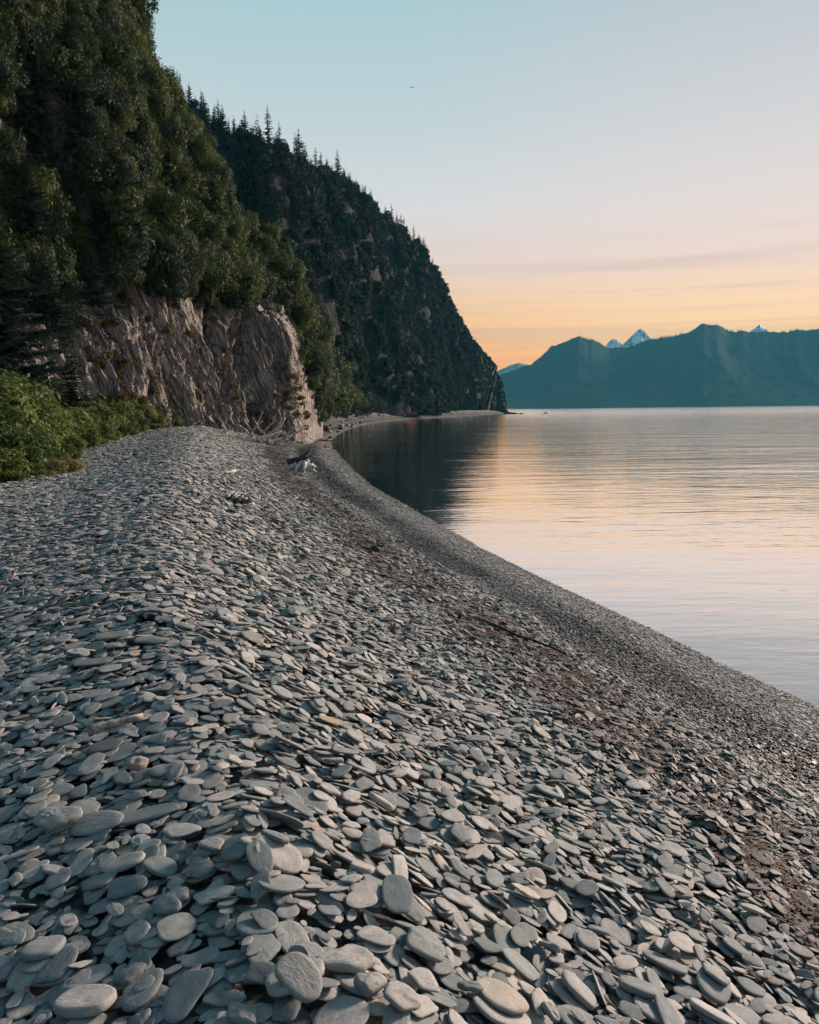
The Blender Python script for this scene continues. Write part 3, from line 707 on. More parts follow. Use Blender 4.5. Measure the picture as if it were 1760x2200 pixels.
def lay(x0, x1, y0, y1, cell, X, Y, Ln, Wd, T, yaw, steep):
    """drop flat stones one after another on a height map so that each rests on those below it"""
    nx, ny = int((x1 - x0) / cell) + 1, int((y1 - y0) / cell) + 1
    gx = x0 + np.arange(nx) * cell; gy = y0 + np.arange(ny) * cell
    gX, gY = np.meshgrid(gx, gy); h = ground(gX, gY); own = np.full(h.shape, -1, np.int32)
    n = len(X); out = np.zeros((n, 3)); g = np.zeros((n, 2))
    cs, sn = np.cos(yaw), np.sin(yaw)
    e_ = 0.15; BX = (ground(X + e_, Y) - ground(X - e_, Y)) / (2 * e_); BY = (ground(X, Y + e_) - ground(X, Y - e_)) / (2 * e_)
    ub = shore_u(X, Y); lean = np.clip((ub - 0.25) * 5, 0, 1) * np.clip((1.0 - ub) * 6, 0, 1)
    BX = BX - 0.10 * lean
    MA, MB_ = BX * cs + BY * sn, -BX * sn + BY * cs
    LIM = np.where(lean > 0.3, 0.48, 0.32)
    for i in range(n):
        x, y, a, b_, c, s = X[i], Y[i], Ln[i] / 2, Wd[i] / 2, cs[i], sn[i]
        ix = ((x + KA * (a * c) - KB * (b_ * s) - x0) / cell).astype(int); iy = ((y + KA * (a * s) + KB * (b_ * c) - y0) / cell).astype(int)
        np.clip(ix, 0, nx - 1, ix); np.clip(iy, 0, ny - 1, iy)
        hk = h[iy, ix]
        co = PINV @ hk
        lim = LIM[i]; ga = min(max(0.8 * co[0] / a + 0.2 * MA[i], MA[i] - lim), MA[i] + lim); gb = min(max(0.8 * co[1] / b_ + 0.2 * MB_[i], MB_[i] - lim), MB_[i] + lim)
        if steep[i]:
            gb += steep[i]
            res = np.sort(hk - ga * a * KA - gb * b_ * KB); o = res[6]
        else:
            res = np.sort(hk - ga * a * KA - gb * b_ * KB); o = res[-3]
        g[i] = ga, gb; out[i] = x, y, o
        i0, i1 = int((x - a - x0) / cell), int((x + a - x0) / cell) + 2
        j0, j1 = int((y - a - y0) / cell), int((y + a - y0) / cell) + 2
        if i0 < 0: i0 = 0
        if j0 < 0: j0 = 0
        if i1 <= i0 or j1 <= j0: continue
        dx = gx[i0:i1] - x; dy = (gy[j0:j1] - y)[:, None]
        u = (dx * c + dy * s); v = (dy * c - dx * s)
        r2 = (u / a) ** 2 + (v / b_) ** 2
        k_ = 0.5 if steep[i] else 1.0
        top = np.where(r2 < 1, o + ga * u + gb * v + T[i] * (1 - np.minimum(r2, 1) ** 2), -9) 
        hh = h[j0:j1, i0:i1]; mk = top > hh
        hh[mk] = top[mk]; own[j0:j1, i0:i1][mk] = i
    return out, g, own
def frames(g, yaw):
    c, s = np.cos(yaw), np.sin(yaw); n = len(yaw)
    ex = np.stack([c, s, g[:, 0]], -1); ex /= np.linalg.norm(ex, axis=1, keepdims=True)
    ey = np.stack([-s, c, g[:, 1]], -1); ey -= ex * np.sum(ex * ey, 1, keepdims=True); ey /= np.linalg.norm(ey, axis=1, keepdims=True)
    return ex, ey, np.cross(ex, ey)
def make_yaw(n):
    return rng.uniform(0, np.pi, n) * 1.0 + rng.choice([0, np.pi], n)

# stones that stand out in the photograph: pixel, length in pixels, width/length, turn (degrees), thickness, mesh, label
FEATURE = [
    (908, 2010, 128, 0.86, 5, 0.040, 24, 'broad ragged flat slab, the largest stone at the bottom centre'),
    (738, 2045, 150, 0.62, 15, 0.045, 22, 'layered split slate slab beside the broadest slab'),
    (640, 2095, 118, 0.70, -35, 0.030, 3, 'smooth pale oval flat stone near the bottom edge'),
    (190, 2110, 132, 0.62, -12, 0.045, 5, 'smooth rounded oval stone at the lower left'),
    (90, 2000, 94, 0.72, 8, 0.040, 7, 'round dark grey stone at the left edge'),
    (310, 1708, 156, 0.30, 18, 0.022, 9, 'long narrow dark slab lying slantwise'),
    (205, 1735, 130, 0.55, -4, 0.028, 11, 'wide dark flat stone behind the long narrow slab'),
    (268, 1815, 98, 0.62, 0, 0.026, 2, 'smooth blue grey oval stone right of the white marked stone'),
    (270, 1858, 90, 0.66, 4, 0.024, 6, 'pale tan oval flat stone on the left'),
    (380, 1880, 84, 0.78, -20, 0.04, 23, 'angular grey block among flat stones'),
    (358, 1905, 84, 0.6, -40, 0.03, 12, None), (275, 2040, 84, 0.62, 40, 0.035, 25, 'rough layered oval stone tilted upward'),
    (455, 1785, 62, 0.6, -25, 0.02, 1, None), (585, 1800, 100, 0.55, -12, 0.035, 21, 'dark broken slab with a bright curved edge'),
    (790, 2110, 92, 0.72, 0, 0.055, 26, 'knobbly round brown stone beside the split slab'),
    (300, 2125, 60, 0.8, 0, 0.03, 4, None), (520, 1880, 60, 0.5, -45, 0.018, 8, None),
    (815, 1700, 78, 0.75, -15, 0.04, 27, None), (1330, 1705, 44, 0.8, 0, 0.03, 16, 'dark teal stone lying among small brown stones'),
    (1450, 1788, 50, 0.5, -20, 0.02, 17, None), (1080, 1805, 68, 0.7, -15, 0.035, 10, None), (775, 1850, 60, 0.8, 0, 0.03, 16, None),
    (1180, 2015, 70, 0.68, -20, 0.035, 13, None), (1285, 1965, 56, 0.6, -10, 0.03, 14, None), (1240, 2100, 96, 0.6, -25, 0.035, 15, None),
    (1370, 2120, 84, 0.55, -15, 0.035, 18, None), (1180, 2150, 70, 0.5, -40, 0.03, 19, None), (1010, 2090, 72, 0.62, -25, 0.03, 0, None),
    (860, 2150, 110, 0.75, 0, 0.035, 28, None), (520, 2145, 110, 0.45, -35, 0.04, 29, None), (1530, 2165, 100, 0.45, -30, 0.03, 9, None),
    (240, 1330 + 20, 86, 0.35, 4, 0.02, 9, None), (320, 1352, 120, 0.34, -2, 0.03, 21, 'long pale split slab lying on the crest'),
    (285, 1255, 66, 0.35, 10, 0.018, 5, None), (200, 1400, 100, 0.35, -2, 0.02, 7, None), (515, 1420, 64, 0.5, -20, 0.03, 3, None),
]
def build_stones():
    import time
    # near: every stone rests on the pile
    ax0, ax1, ay0, ay1 = -6.6, 5.4, 1.05, 9.2
    X, Y, U, Ln, Wd, T = candidates(ax0, ax1, ay0, ay1, 2.2, 1.0, umin=0.34)
    yaw = make_yaw(len(X)); steep = np.where(rng.uniform(0, 1, len(X)) < 0.035, rng.choice([-1, 1], len(X)) * rng.uniform(0.7, 1.8, len(X)), 0.0)
    fx = []; 
    for (px, py, lp, asp, turn, th, var, lab) in FEATURE:
        p = drop(px, py, 0.09); d = math.sqrt(p[0] ** 2 + p[1] ** 2 + (H - p[2] - 0.09) ** 2)
        L_ = 0.82 * lp / FPX * d
        fx.append((p[0], p[1], L_, L_ * min(0.9, asp * 1.12), th * 0.6, math.radians(turn), var))
    fx = np.array(fx); nf = len(fx)
    X = np.concatenate([X, fx[:, 0]]); Y = np.concatenate([Y, fx[:, 1]]); U = np.concatenate([U, shore_u(fx[:, 0], fx[:, 1])])
    Ln = np.concatenate([Ln, fx[:, 2]]); Wd = np.concatenate([Wd, fx[:, 3]]); T = np.concatenate([T, fx[:, 4]]); yaw = np.concatenate([yaw, fx[:, 5]]); steep = np.concatenate([steep, np.zeros(nf)])
    var = rng.integers(0, NV, len(X)); var[-nf:] = fx[:, 6].astype(int)
    C, G, own = lay(ax0, ax1, ay0, ay1, 0.0105, X, Y, Ln, Wd, T, yaw, steep)
    ex, ey, ez = frames(G, yaw); C = C + ez * (T / 2)[:, None]; C[:, 2] += 0
    E = euler_of(ex, ey, ez); S = np.stack([Ln, Wd, T], -1)
    cnt = np.bincount(own[own >= 0].ravel(), minlength=len(X)).astype(float)
    px, py, dz = project(C)
    cnt *= (px > -20) & (px < 1780) & (py < 2220)
    seen = cnt / dz ** 2.6
    seen[-nf:] += seen.max()
    pick = np.argsort(-seen)[:300]
    labs = {len(X) - nf + k: f[7] for k, f in enumerate(FEATURE)}
    for i in pick:
        o = obj('stone', HIGH[var[i]], beach, C[i], E[i], S[i])
        if labs.get(i): o['label'] = labs[i]
    rest = np.ones(len(X), bool); rest[pick] = False; rest &= cnt > 0
    cm = proto_collection('stone_shapes', MIDS)
    sets = [(C[rest], E[rest], S[rest], var[rest], U[rest])]
    # middle distance
    bx0, bx1, by0, by1 = -13.5, 5.4, 9.2, 24.0
    X, Y, U, Ln, Wd, T = candidates(bx0, bx1, by0, by1, 1.8, 1.32, umin=0.32)
    yaw = make_yaw(len(X)); steep = np.where(rng.uniform(0, 1, len(X)) < 0.02, rng.choice([-1, 1], len(X)) * 0.9, 0.0)
    C, G, own = lay(bx0, bx1, by0, by1, 0.025, X, Y, Ln, Wd, T, yaw, steep)
    ex, ey, ez = frames(G, yaw); C = C + ez * (T / 2)[:, None]
    cnt = np.bincount(own[own >= 0].ravel(), minlength=len(X)); k = cnt > 0
    sets.append((C[k], euler_of(ex, ey, ez)[k], np.stack([Ln, Wd, T], -1)[k], rng.integers(0, NV, k.sum()) + NV, U[k]))
    # fine gravel of the lower beach, then the far stones
    parts = [candidates(-1.5, 5.4, 1.6, 9.2, 1.9, 0.80, umin=-0.06, umax=0.37), candidates(-4, 5.4, 9.2, 24, 1.7, 1.0, umin=-0.05, umax=0.35), candidates(-26, 3.0, 24, 62, 0.95, 2.0, umin=0.0)]
    X, Y, U, Ln, Wd, T = [np.concatenate([q_[j] for q_ in parts]) for j in range(6)]
    yaw = make_yaw(len(X)); e = 0.3
    gx = (ground(X + e, Y) - ground(X - e, Y)) / (2 * e) + rng.normal(0, 0.16, len(X)); gy = (ground(X, Y + e) - ground(X, Y - e)) / (2 * e) + rng.normal(0, 0.16, len(X))
    c, s = np.cos(yaw), np.sin(yaw); G = np.stack([gx * c + gy * s, -gx * s + gy * c], -1)
    ex, ey, ez = frames(G, yaw); C = np.stack([X, Y, ground(X, Y) + 0.005 + rng.uniform(0, 1, len(X)) * np.where(Y < 24, 0.022, 0.045)], -1)
    sets.append((C, euler_of(ex, ey, ez), np.stack([Ln, Wd, T], -1), rng.integers(0, NV, len(X)) + NV, U))
    for k, me in enumerate(LOW): cm.objects.link(bpy.data.objects.new('stone_shapes_%03d' % (k + NV), me))
    C, E, S, I, U = [np.concatenate([s[j] for s in sets]) for j in range(5)]
    o = scatter('stones', C, E, S, I, cm, {'wet': wet_of(U, C[:, 0], C[:, 1]), 'weed': weed_of(U, C[:, 0], C[:, 1])}, beach)
    o['label'] = 'countless smaller slate stones covering the beach'
build_stones()

ORD = ['first', 'second', 'third', 'fourth', 'fifth', 'sixth', 'seventh', 'eighth', 'ninth', 'tenth', 'eleventh', 'twelfth', 'thirteenth', 'fourteenth', 'fifteenth', 'sixteenth', 'seventeenth', 'eighteenth', 'nineteenth', 'twentieth', 'twenty-first', 'twenty-second', 'twenty-third', 'twenty-fourth', 'twenty-fifth', 'twenty-sixth', 'twenty-seventh', 'twenty-eighth', 'twenty-ninth', 'thirtieth'] + ['thirty-' + w_ for w_ in ('first', 'second', 'third', 'fourth', 'fifth', 'sixth', 'seventh', 'eighth', 'ninth')] + ['fortieth'] + ['forty-' + w_ for w_ in ('first', 'second', 'third', 'fourth', 'fifth', 'sixth', 'seventh', 'eighth', 'ninth')]
def in_order(objs, text):
    """label a row of look-alikes by their order from the left"""
    objs = sorted(objs, key=lambda o: project(np.array(o.location))[0])
    for i, o in enumerate(objs): o['label'] = text % ORD[min(i, len(ORD) - 1)]

# ------------------------------------------------------------------ vegetation shapes
def leaf_mesh(name, seed, n, leaf, mat, clumps=11, squash=0.85, up=0.35, spread=0.62, rc=(0.28, 0.48)):
    """a leafy crown about 2 across, its base at z = 0: many leaf-sized faces set round uneven clumps"""
    r = np.random.default_rng(seed)
    c = r.normal(0, 1, (clumps, 3)); c /= np.linalg.norm(c, axis=1, keepdims=True); c *= (r.uniform(0.25, 1, (clumps, 1)) ** 0.6) * spread
    c[:, 2] = c[:, 2] * squash + 0.78; rad = r.uniform(*rc, clumps)
    k = r.choice(clumps, n, p=rad ** 2 / np.sum(rad ** 2))
    d = r.normal(0, 1, (n, 3)); d /= np.linalg.norm(d, axis=1, keepdims=True)
    p = c[k] + d * (rad[k] * r.uniform(0.55, 1.12, n))[:, None] * np.array([1, 1, squash])
    p[:, 2] = np.maximum(p[:, 2], 0.02)
    nn = d * 1.0 + r.normal(0, 0.42, (n, 3)) + np.array([0, 0, up]); nn /= np.linalg.norm(nn, axis=1, keepdims=True)
    a = np.cross(nn, r.normal(0, 1, (n, 3))); a /= np.linalg.norm(a, axis=1, keepdims=True); b_ = np.cross(nn, a)
    l = (leaf * r.uniform(0.6, 1.35, n))[:, None]
    v = np.stack([p - a * l, p + b_ * l * 0.55 + nn * l * 0.12, p + a * l, p - b_ * l * 0.55 + nn * l * 0.12], 1).reshape(-1, 3)
    me = mesh(name, v, np.arange(4 * n).reshape(n, 4), mat)
    tone = np.clip(0.55 * r.uniform(0, 1, n) + 0.45 * r.uniform(0, 1, clumps)[k], 0, 1)
    attr(me, 'tone', np.repeat(tone, 4))
    return me
def tubes(name, chains, mat, sides=7, rough=0.12, seed=0):
    """tapered limbs: each chain is a list of (x, y, z, radius)"""
    V, F = [], []; off = 0
    r = np.random.default_rng(seed)
    for ch in chains:
        ch = np.array(ch, float); p, rad = ch[:, :3], ch[:, 3]; m = len(p)
        t = np.gradient(p, axis=0); t /= np.maximum(np.linalg.norm(t, axis=1, keepdims=True), 1e-9)
        ref = np.array([0, 0, 1.0]) if abs(t[0, 2]) < 0.9 else np.array([1.0, 0, 0])
        for i in range(m):
            a = np.cross(t[i], ref); a /= np.linalg.norm(a); b_ = np.cross(t[i], a)
            th = np.arange(sides) * 2 * np.pi / sides
            rr = rad[i] * (1 + r.uniform(-rough, rough, sides))
            V.append(p[i] + (np.cos(th) * rr)[:, None] * a + (np.sin(th) * rr)[:, None] * b_)
        for i in range(m - 1):
            for j in range(sides):
                j2 = (j + 1) % sides; o = off + i * sides
                F.append((o + j, o + j2, o + sides + j2, o + sides + j))
        F.append(tuple(off + j for j in range(sides))[::-1]); F.append(tuple(off + (m - 1) * sides + j for j in range(sides)))
        off += m * sides
    return mesh(name, np.concatenate(V), F, mat, True)
def limb(p0, p1, r0, r1, n=6, wob=0.06, seed=0, sag=0.0):
    r = np.random.default_rng(seed); p0, p1 = np.array(p0, float), np.array(p1, float); L = np.linalg.norm(p1 - p0)
    t = np.linspace(0, 1, n)[:, None]; w = np.cumsum(r.normal(0, wob * L / n, (n, 3)), 0); w -= w[0]
    p = p0 + (p1 - p0) * t + w; p[:, 2] -= sag * L * (t[:, 0] * (1 - t[:, 0])) * 4
    return [(*p[i], r0 + (r1 - r0) * t[i, 0] ** 0.8) for i in range(n)]
def shrub_stems(name, seed, mat, h=1.0, n=5):
    r = np.random.default_rng(seed); ch = []
    for k in range(n):
        a = r.uniform(0, 6.28); ch.append(limb((0.04 * math.cos(a), 0.04 * math.sin(a), -0.25), (0.5 * math.cos(a), 0.5 * math.sin(a), r.uniform(0.7, 1.2) * h), 0.035, 0.008, 5, 0.12, seed * 7 + k))
    return tubes(name, ch, mat, 5)
def spruce_meshes(seed, whorls=24, per=7, width=0.30, cards=6, droop=0.35, bare=0.06):
    """spruce of height 1: tapered trunk and whorls of drooping boughs made of needle sprays"""
    r = np.random.default_rng(seed); V = []; tone = []
    for i in range(whorls):
        f = (i + r.uniform(-0.3, 0.3)) / whorls; z = bare + (0.985 - bare) * f
        ln = width * (1 - f) ** 0.85 * r.uniform(0.72, 1.12) + 0.012
        for k in range(per if f < 0.8 else 4):
            if r.uniform() < 0.12: continue
            a = r.uniform(0, 6.28); L_ = ln * r.uniform(0.6, 1.12); d = np.array([math.cos(a), math.sin(a), 0]); s = np.array([-d[1], d[0], 0])
            for c in range(cards):
                t0 = c / cards; t1 = (c + 1.35) / cards
                zz_ = lambda t: z - droop * L_ * t + 0.35 * L_ * t * t
                p0 = d * L_ * t0 + np.array([0, 0, zz_(t0)]); p1 = d * L_ * min(t1, 1.05) + np.array([0, 0, zz_(t1)])
                w = L_ * 0.26 * (1 - 0.72 * t0) + 0.006
                for sg in (-1, 1):
                    tip = p1 * 0.55 + p0 * 0.45 + s * sg * w + np.array([0, 0, -w * r.uniform(0.15, 0.6)])
                    V += [p0, p1, tip]; tone += [r.uniform()] * 3
    V = np.array(V)
    cm = mesh('crown', V, np.arange(len(V)).reshape(-1, 3), M['needle']); attr(cm, 'tone', tone)
    tm = tubes('trunk', [[(0, 0, -0.06, 0.020), (0, 0, 0.3, 0.014), (0.004, 0, 0.7, 0.007), (0, 0, 1.0, 0.0015)]], M['bark'], 6, 0.1)
    return cm, tm
SHRUB = [leaf_mesh('foliage', 200 + k, 2200, 0.056, M['leaf' if k < 4 else 'darkleaf']) for k in range(6)]
LOOSE = [leaf_mesh('foliage', 220 + k, 1000, 0.055, M['darkleaf'], 16, 1.1, 0.3, 0.85, (0.12, 0.3)) for k in range(3)]
SHRUB_STEM = [shrub_stems('stem', 300 + k, M['bark']) for k in range(3)]
FARSHRUB = [leaf_mesh('far_foliage', 240 + k, 420, 0.15, M['farleaf'], 9) for k in range(5)]
BUSH = [leaf_mesh('foliage', 260 + k, 2600, 0.060, M['bushleaf'], 14, 0.8, 0.5) for k in range(5)]
DRY = [leaf_mesh('foliage', 280 + k, 1600, 0.06, M['dryleaf'], 12, 0.7, 0.5) for k in range(2)]
SPRUCE = [spruce_meshes(320 + k, width=w_) for k, w_ in enumerate((0.20, 0.25, 0.17, 0.28))]
BIGSPRUCE = [spruce_meshes(340 + k, 26, 11, w_, 11, 0.42, 0.04) for k, w_ in enumerate((0.46, 0.40))]
def grass_mesh(name, seed, n, mat, h=1.0, lean=0.5):
    r = np.random.default_rng(seed); V = []; T = []
    for k in range(n):
        a = r.uniform(0, 6.28); rr = 0.35 * math.sqrt(r.uniform()); b0 = np.array([rr * math.cos(a), rr * math.sin(a), 0]); t = r.uniform(0, 6.28)
        d = np.array([math.cos(t), math.sin(t), 0]) * r.uniform(0.1, lean); s = np.array([-math.sin(t), math.cos(t), 0]) * 0.018; hh = h * r.uniform(0.5, 1)
        V += [b0 - s, b0 + s, b0 + d * 0.4 + s * 0.8 + np.array([0, 0, hh * 0.6]), b0 + d + np.array([0, 0, hh * (1 - 0.4 * lean)])]; T += [r.uniform()] * 4
    me = mesh(name, np.array(V), np.arange(4 * n).reshape(n, 4), mat); attr(me, 'tone', T); return me
GRASS = [grass_mesh('grass', 400 + k, 70, M['bushleaf' if k else 'dryleaf']) for k in range(3)]
M['ledge'] = foliage_material('ledge_grass', (0.05, 0.045, 0.02, 1), (0.095, 0.082, 0.034, 1), (0.15, 0.125, 0.055, 1))
LEDGE = [grass_mesh('grass', 410 + k, 70, M['ledge']) for k in range(2)]

def copy_tree(root, **kw):
    c = root.copy(); COL.objects.link(c)
    for ch in list(root.children):
        d = ch.copy(); COL.objects.link(d); d.parent = c
    return c
def plant(name, parts, label, cat, loc, scale, rz=None, group=None, tilt=(0, 0)):
    o = thing(name, label, cat, loc, 0, group)
    o.rotation_euler = (tilt[0], tilt[1], rng.uniform(0, 6.28) if rz is None else rz)
    o.scale = (scale,) * 3 if np.isscalar(scale) else scale
    for n_, m_ in parts: obj(n_, m_, o)
    return o

# ------------------------------------------------------------------ shrubs on the near cliff
def pick_on(P, N, w, n):
    w = w.ravel() / w.sum(); k = rng.choice(len(w), n, p=w); return k
area = np.linalg.norm(np.cross(np.gradient(NEARP, axis=1), np.gradient(NEARP, axis=0)), axis=-1)
pxs, pys, dzs = project(NEARP.reshape(-1, 3)); pxs = pxs.reshape(area.shape); pys = pys.reshape(area.shape)
vis = (pxs > -140) & (pxs < 720) & (pys > -160) & (pys < 960)
gap = fbm(NEARP * np.array([0.16, 0.16, 0.10]), 3, 91)
bare = np.clip((gap + 0.12) * 5, 0, 1) * np.clip((230 - pxs) / 90, 0, 1) * np.clip((pys - 170) / 100, 0, 1)      # rock showing through at the upper left
above_rock = np.clip((np.interp(pxs, RX, RY) - 8 + 34 * fbm(np.stack([pxs * 0.022, 0 * pxs, 0 * pxs], -1), 3, 33) - pys) / 16, 0, 1)
dy_ = np.interp(pxs, RX, RY) - pys
wgt = area * vis * (above_rock * (1 - 0.985 * bare) * (1 + 2.5 * np.exp(-((dy_ - 25) / 28) ** 2)) + 0.006)
k = pick_on(NEARP, NEARN, wgt, 2300)
pp = NEARP.reshape(-1, 3)[k] - np.array([0, 0, 0.45]) + NEARN.reshape(-1, 3)[k] * rng.uniform(-0.3, 0.8, len(k))[:, None]
low = above_rock.ravel()[k] < 0.5
sc = np.where(low, rng.uniform(0.25, 0.6, len(k)), rng.uniform(0.7, 1.75, len(k)))
big_ = (~low) & (sc > 1.15)
# the shrubs that stand out, each a thing of its own
cand = np.where(big_ & (pys.ravel()[k] > 0))[0]
own_ids = cand[np.argsort(-sc[cand])[:70]]
rest = np.ones(len(k), bool); rest[own_ids] = False
shp = proto_collection('cliff_shrub', SHRUB)
rot = np.stack([rng.normal(0, 0.2, len(k)), rng.normal(0, 0.2, len(k)), rng.uniform(0, 6.28, len(k))], -1)
o = scatter('cliff_thicket', pp[rest], rot[rest], np.stack([sc, sc, sc * rng.uniform(0.8, 1.3, len(k))], -1)[rest], np.clip(np.floor(3.2 + 3.4 * fbm(pp * 0.16, 2, 19) + rng.normal(0, 1.0, len(k))), 0, 5).astype(int)[rest], shp)
tag(o, 'dense green thicket of leafy shrubs covering the cliff', 'thicket')
EDGE, SHOULDER = [], []
for j, i in enumerate(own_ids):
    x, y = pxs.ravel()[k[i]], pys.ravel()[k[i]]
    edge = np.interp(x, RX, RY) - y < 70
    right = x > 470
    if edge: lab, grp = 'leafy shrub hanging over the top edge of the bare rock face', 'shrubs along the top of the rock face'
    elif right: lab, grp = 'yellow green shrub on the right shoulder of the near cliff', 'shrubs on the shoulder of the near cliff'
    else: lab, grp = 'leafy shrub high in the thicket on the near cliff', 'shrubs high on the near cliff'
    o = plant('cliff_shrub', (('foliage', SHRUB[j % 6]), ('stem', SHRUB_STEM[j % 3])), lab, 'shrub', pp[i], (sc[i], sc[i], sc[i] * 1.1), None, grp)
    if edge: EDGE.append(o)
    elif right: SHOULDER.append(o)
in_order(EDGE, '%s leafy shrub from the left along the top edge of the bare rock')
in_order(SHOULDER, '%s yellow green shrub from the left on the right shoulder of the cliff')
for i, (px, py, Y, s_) in enumerate(((640, 765, 68, 1.2), (658, 795, 70, 1.2), (670, 830, 72, 1.1), (680, 865, 75, 1.1), (688, 893, 78, 1.0), (694, 870, 82, 1.5), (632, 730, 69, 1.3), (664, 760, 72, 1.4), (684, 815, 77, 1.5))):
    p = at(px, py, Y); p[2] -= 0.8
    SHOULDER.append(plant('cliff_shrub', (('foliage', SHRUB[i % 4]), ('stem', SHRUB_STEM[i % 3])), 'shrub', 'shrub', p, s_, None, 'shrubs on the shoulder of the near cliff'))
in_order(SHOULDER, '%s yellow green shrub from the left on the right shoulder of the cliff')
CON = []
def on_cliff(px, py):
    k_ = np.argmin((pxs - px) ** 2 + (pys - py) ** 2); return NEARP.reshape(-1, 3)[k_], NEARN.reshape(-1, 3)[k_]
for i, (px, py, hh) in enumerate(((235, 470, 5.5), (150, 330, 5.0), (60, 300, 5.5), (265, 300, 4.5), (120, 180, 5.0), (340, 420, 4.5), (400, 560, 3.8), (190, 560, 4.6), (30, 470, 5.0), (300, 230, 4.2), (440, 470, 4.0), (520, 590, 3.4))):
    p, n_ = on_cliff(px, py); p = p + n_ * 1.0 - np.array([0, 0, 1.0])
    CON.append(plant('spruce_tree', (('crown', BIGSPRUCE[i % 2][0]), ('trunk', BIGSPRUCE[i % 2][1])), 'spruce', 'tree', p, (hh * 0.75, hh * 0.75, hh), None, 'dark spruces in the cliff thicket'))
in_order(CON, '%s dark spruce from the left among the shrubs on the near cliff')
# tufts of yellowed grass on the ledges of the rock face
wg = area * vis * (1 - above_rock) * np.clip((fbm(NEARP * 0.35, 3, 55) - 0.25) * 4, 0, 1) * (pys < 900)
k = pick_on(NEARP, NEARN, wg, 260)
scg = rng.uniform(0.3, 0.7, len(k))
o = scatter('ledge_grass', NEARP.reshape(-1, 3)[k] - np.array([0, 0, 0.1]), np.stack([rng.normal(0.5, 0.3, len(k)), rng.normal(0, 0.3, len(k)), rng.uniform(-0.8, 0.8, len(k))], -1), np.stack([scg] * 3, -1), rng.integers(0, 2, len(k)), proto_collection('ledge_tuft', LEDGE))
tag(o, 'yellowed grass tufts on ledges of the rock face', 'grass')

# dark trees at the brow against the sky and beside the cliff foot
BROW = []
for (px, py, Y, s_) in ((282, 30, 70, 2.1), (296, 80, 70, 2.0), (304, 130, 70, 1.9), (318, 165, 70, 1.3), (270, -20, 70, 2.3), (262, 60, 69, 2.0), (280, 130, 69, 1.8)):
    p = at(px, py, Y) - np.array([-0.5, 0, 1.6])
    BROW.append(plant('brow_tree', (('crown', LOOSE[int(px) % 3]), ('trunk', SHRUB_STEM[0])), 'dark leafy tree on the steep brow against the blue sky', 'tree', p, s_, None, 'trees on the brow of the near cliff'))
in_order(BROW, '%s dark leafy tree from the left on the brow against the sky')
ALD = []
for i, (px, py, Y, s_) in enumerate(((705, 880, 112, 3.2), (722, 880, 122, 3.4), (745, 882, 140, 3.2), (765, 882, 155, 3.0), (790, 884, 175, 2.9), (815, 884, 195, 2.6), (700, 800, 118, 3.2), (728, 830, 132, 3.0), (690, 760, 104, 3.0))):
    p = at(px, py, Y); p[2] -= 0.4
    ALD.append(plant('alder_tree', (('crown', SHRUB[i % 6]), ('trunk', SHRUB_STEM[i % 3])), 'round yellow green alder behind the corner of the rock face', 'tree', p, s_, None, 'alders behind the rock corner'))

in_order(ALD, '%s round green alder from the left behind the corner of the rock')

# ------------------------------------------------------------------ forest on the headland
area = np.linalg.norm(np.cross(np.gradient(HEADP, axis=1), np.gradient(HEADP, axis=0)), axis=-1)
pxs, pys, dzs = project(HEADP.reshape(-1, 3)); pxs = pxs.reshape(area.shape); pys = pys.reshape(area.shape)
gap = fbm(HEADP * np.array([0.05, 0.05, 0.022]), 4, 71)
bare = np.clip((gap - 0.8) * 5, 0, 1) * np.clip((pxs - 380) / 200, 0, 1)
wgt = area * (pxs > 330) * (1 + 3.0 * np.clip((pxs - 930) / 100, 0, 1)) * np.clip(1 - bare, 0.12, 1)
k = pick_on(HEADP, HEADN, wgt, 6000)
pp = HEADP.reshape(-1, 3)[k]; dist = pp[:, 1]
far_c = proto_collection('far_tree', FARSHRUB + [s_[0] for s_ in SPRUCE])
isp = rng.uniform(0, 1, len(k)) < 0.28
sc = np.where(isp, rng.uniform(4.0, 8.5, len(k)), rng.uniform(1.5, 3.2, len(k)))
edge_r = np.clip((1088 - pxs.ravel()[k]) / 130, 0.42, 1)
sc = sc * edge_r
pick_i = np.where(isp, 5 + rng.integers(0, 4, len(k)), rng.integers(0, 5, len(k)))
pp = pp - np.array([0, 0, 1.0]) * np.where(isp, 0.3, 0.45 * sc)[:, None]
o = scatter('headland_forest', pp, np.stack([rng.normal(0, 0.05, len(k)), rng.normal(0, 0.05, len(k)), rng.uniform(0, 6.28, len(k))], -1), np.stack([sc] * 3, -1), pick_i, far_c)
tag(o, 'dark mass of forest covering the headland', 'forest')
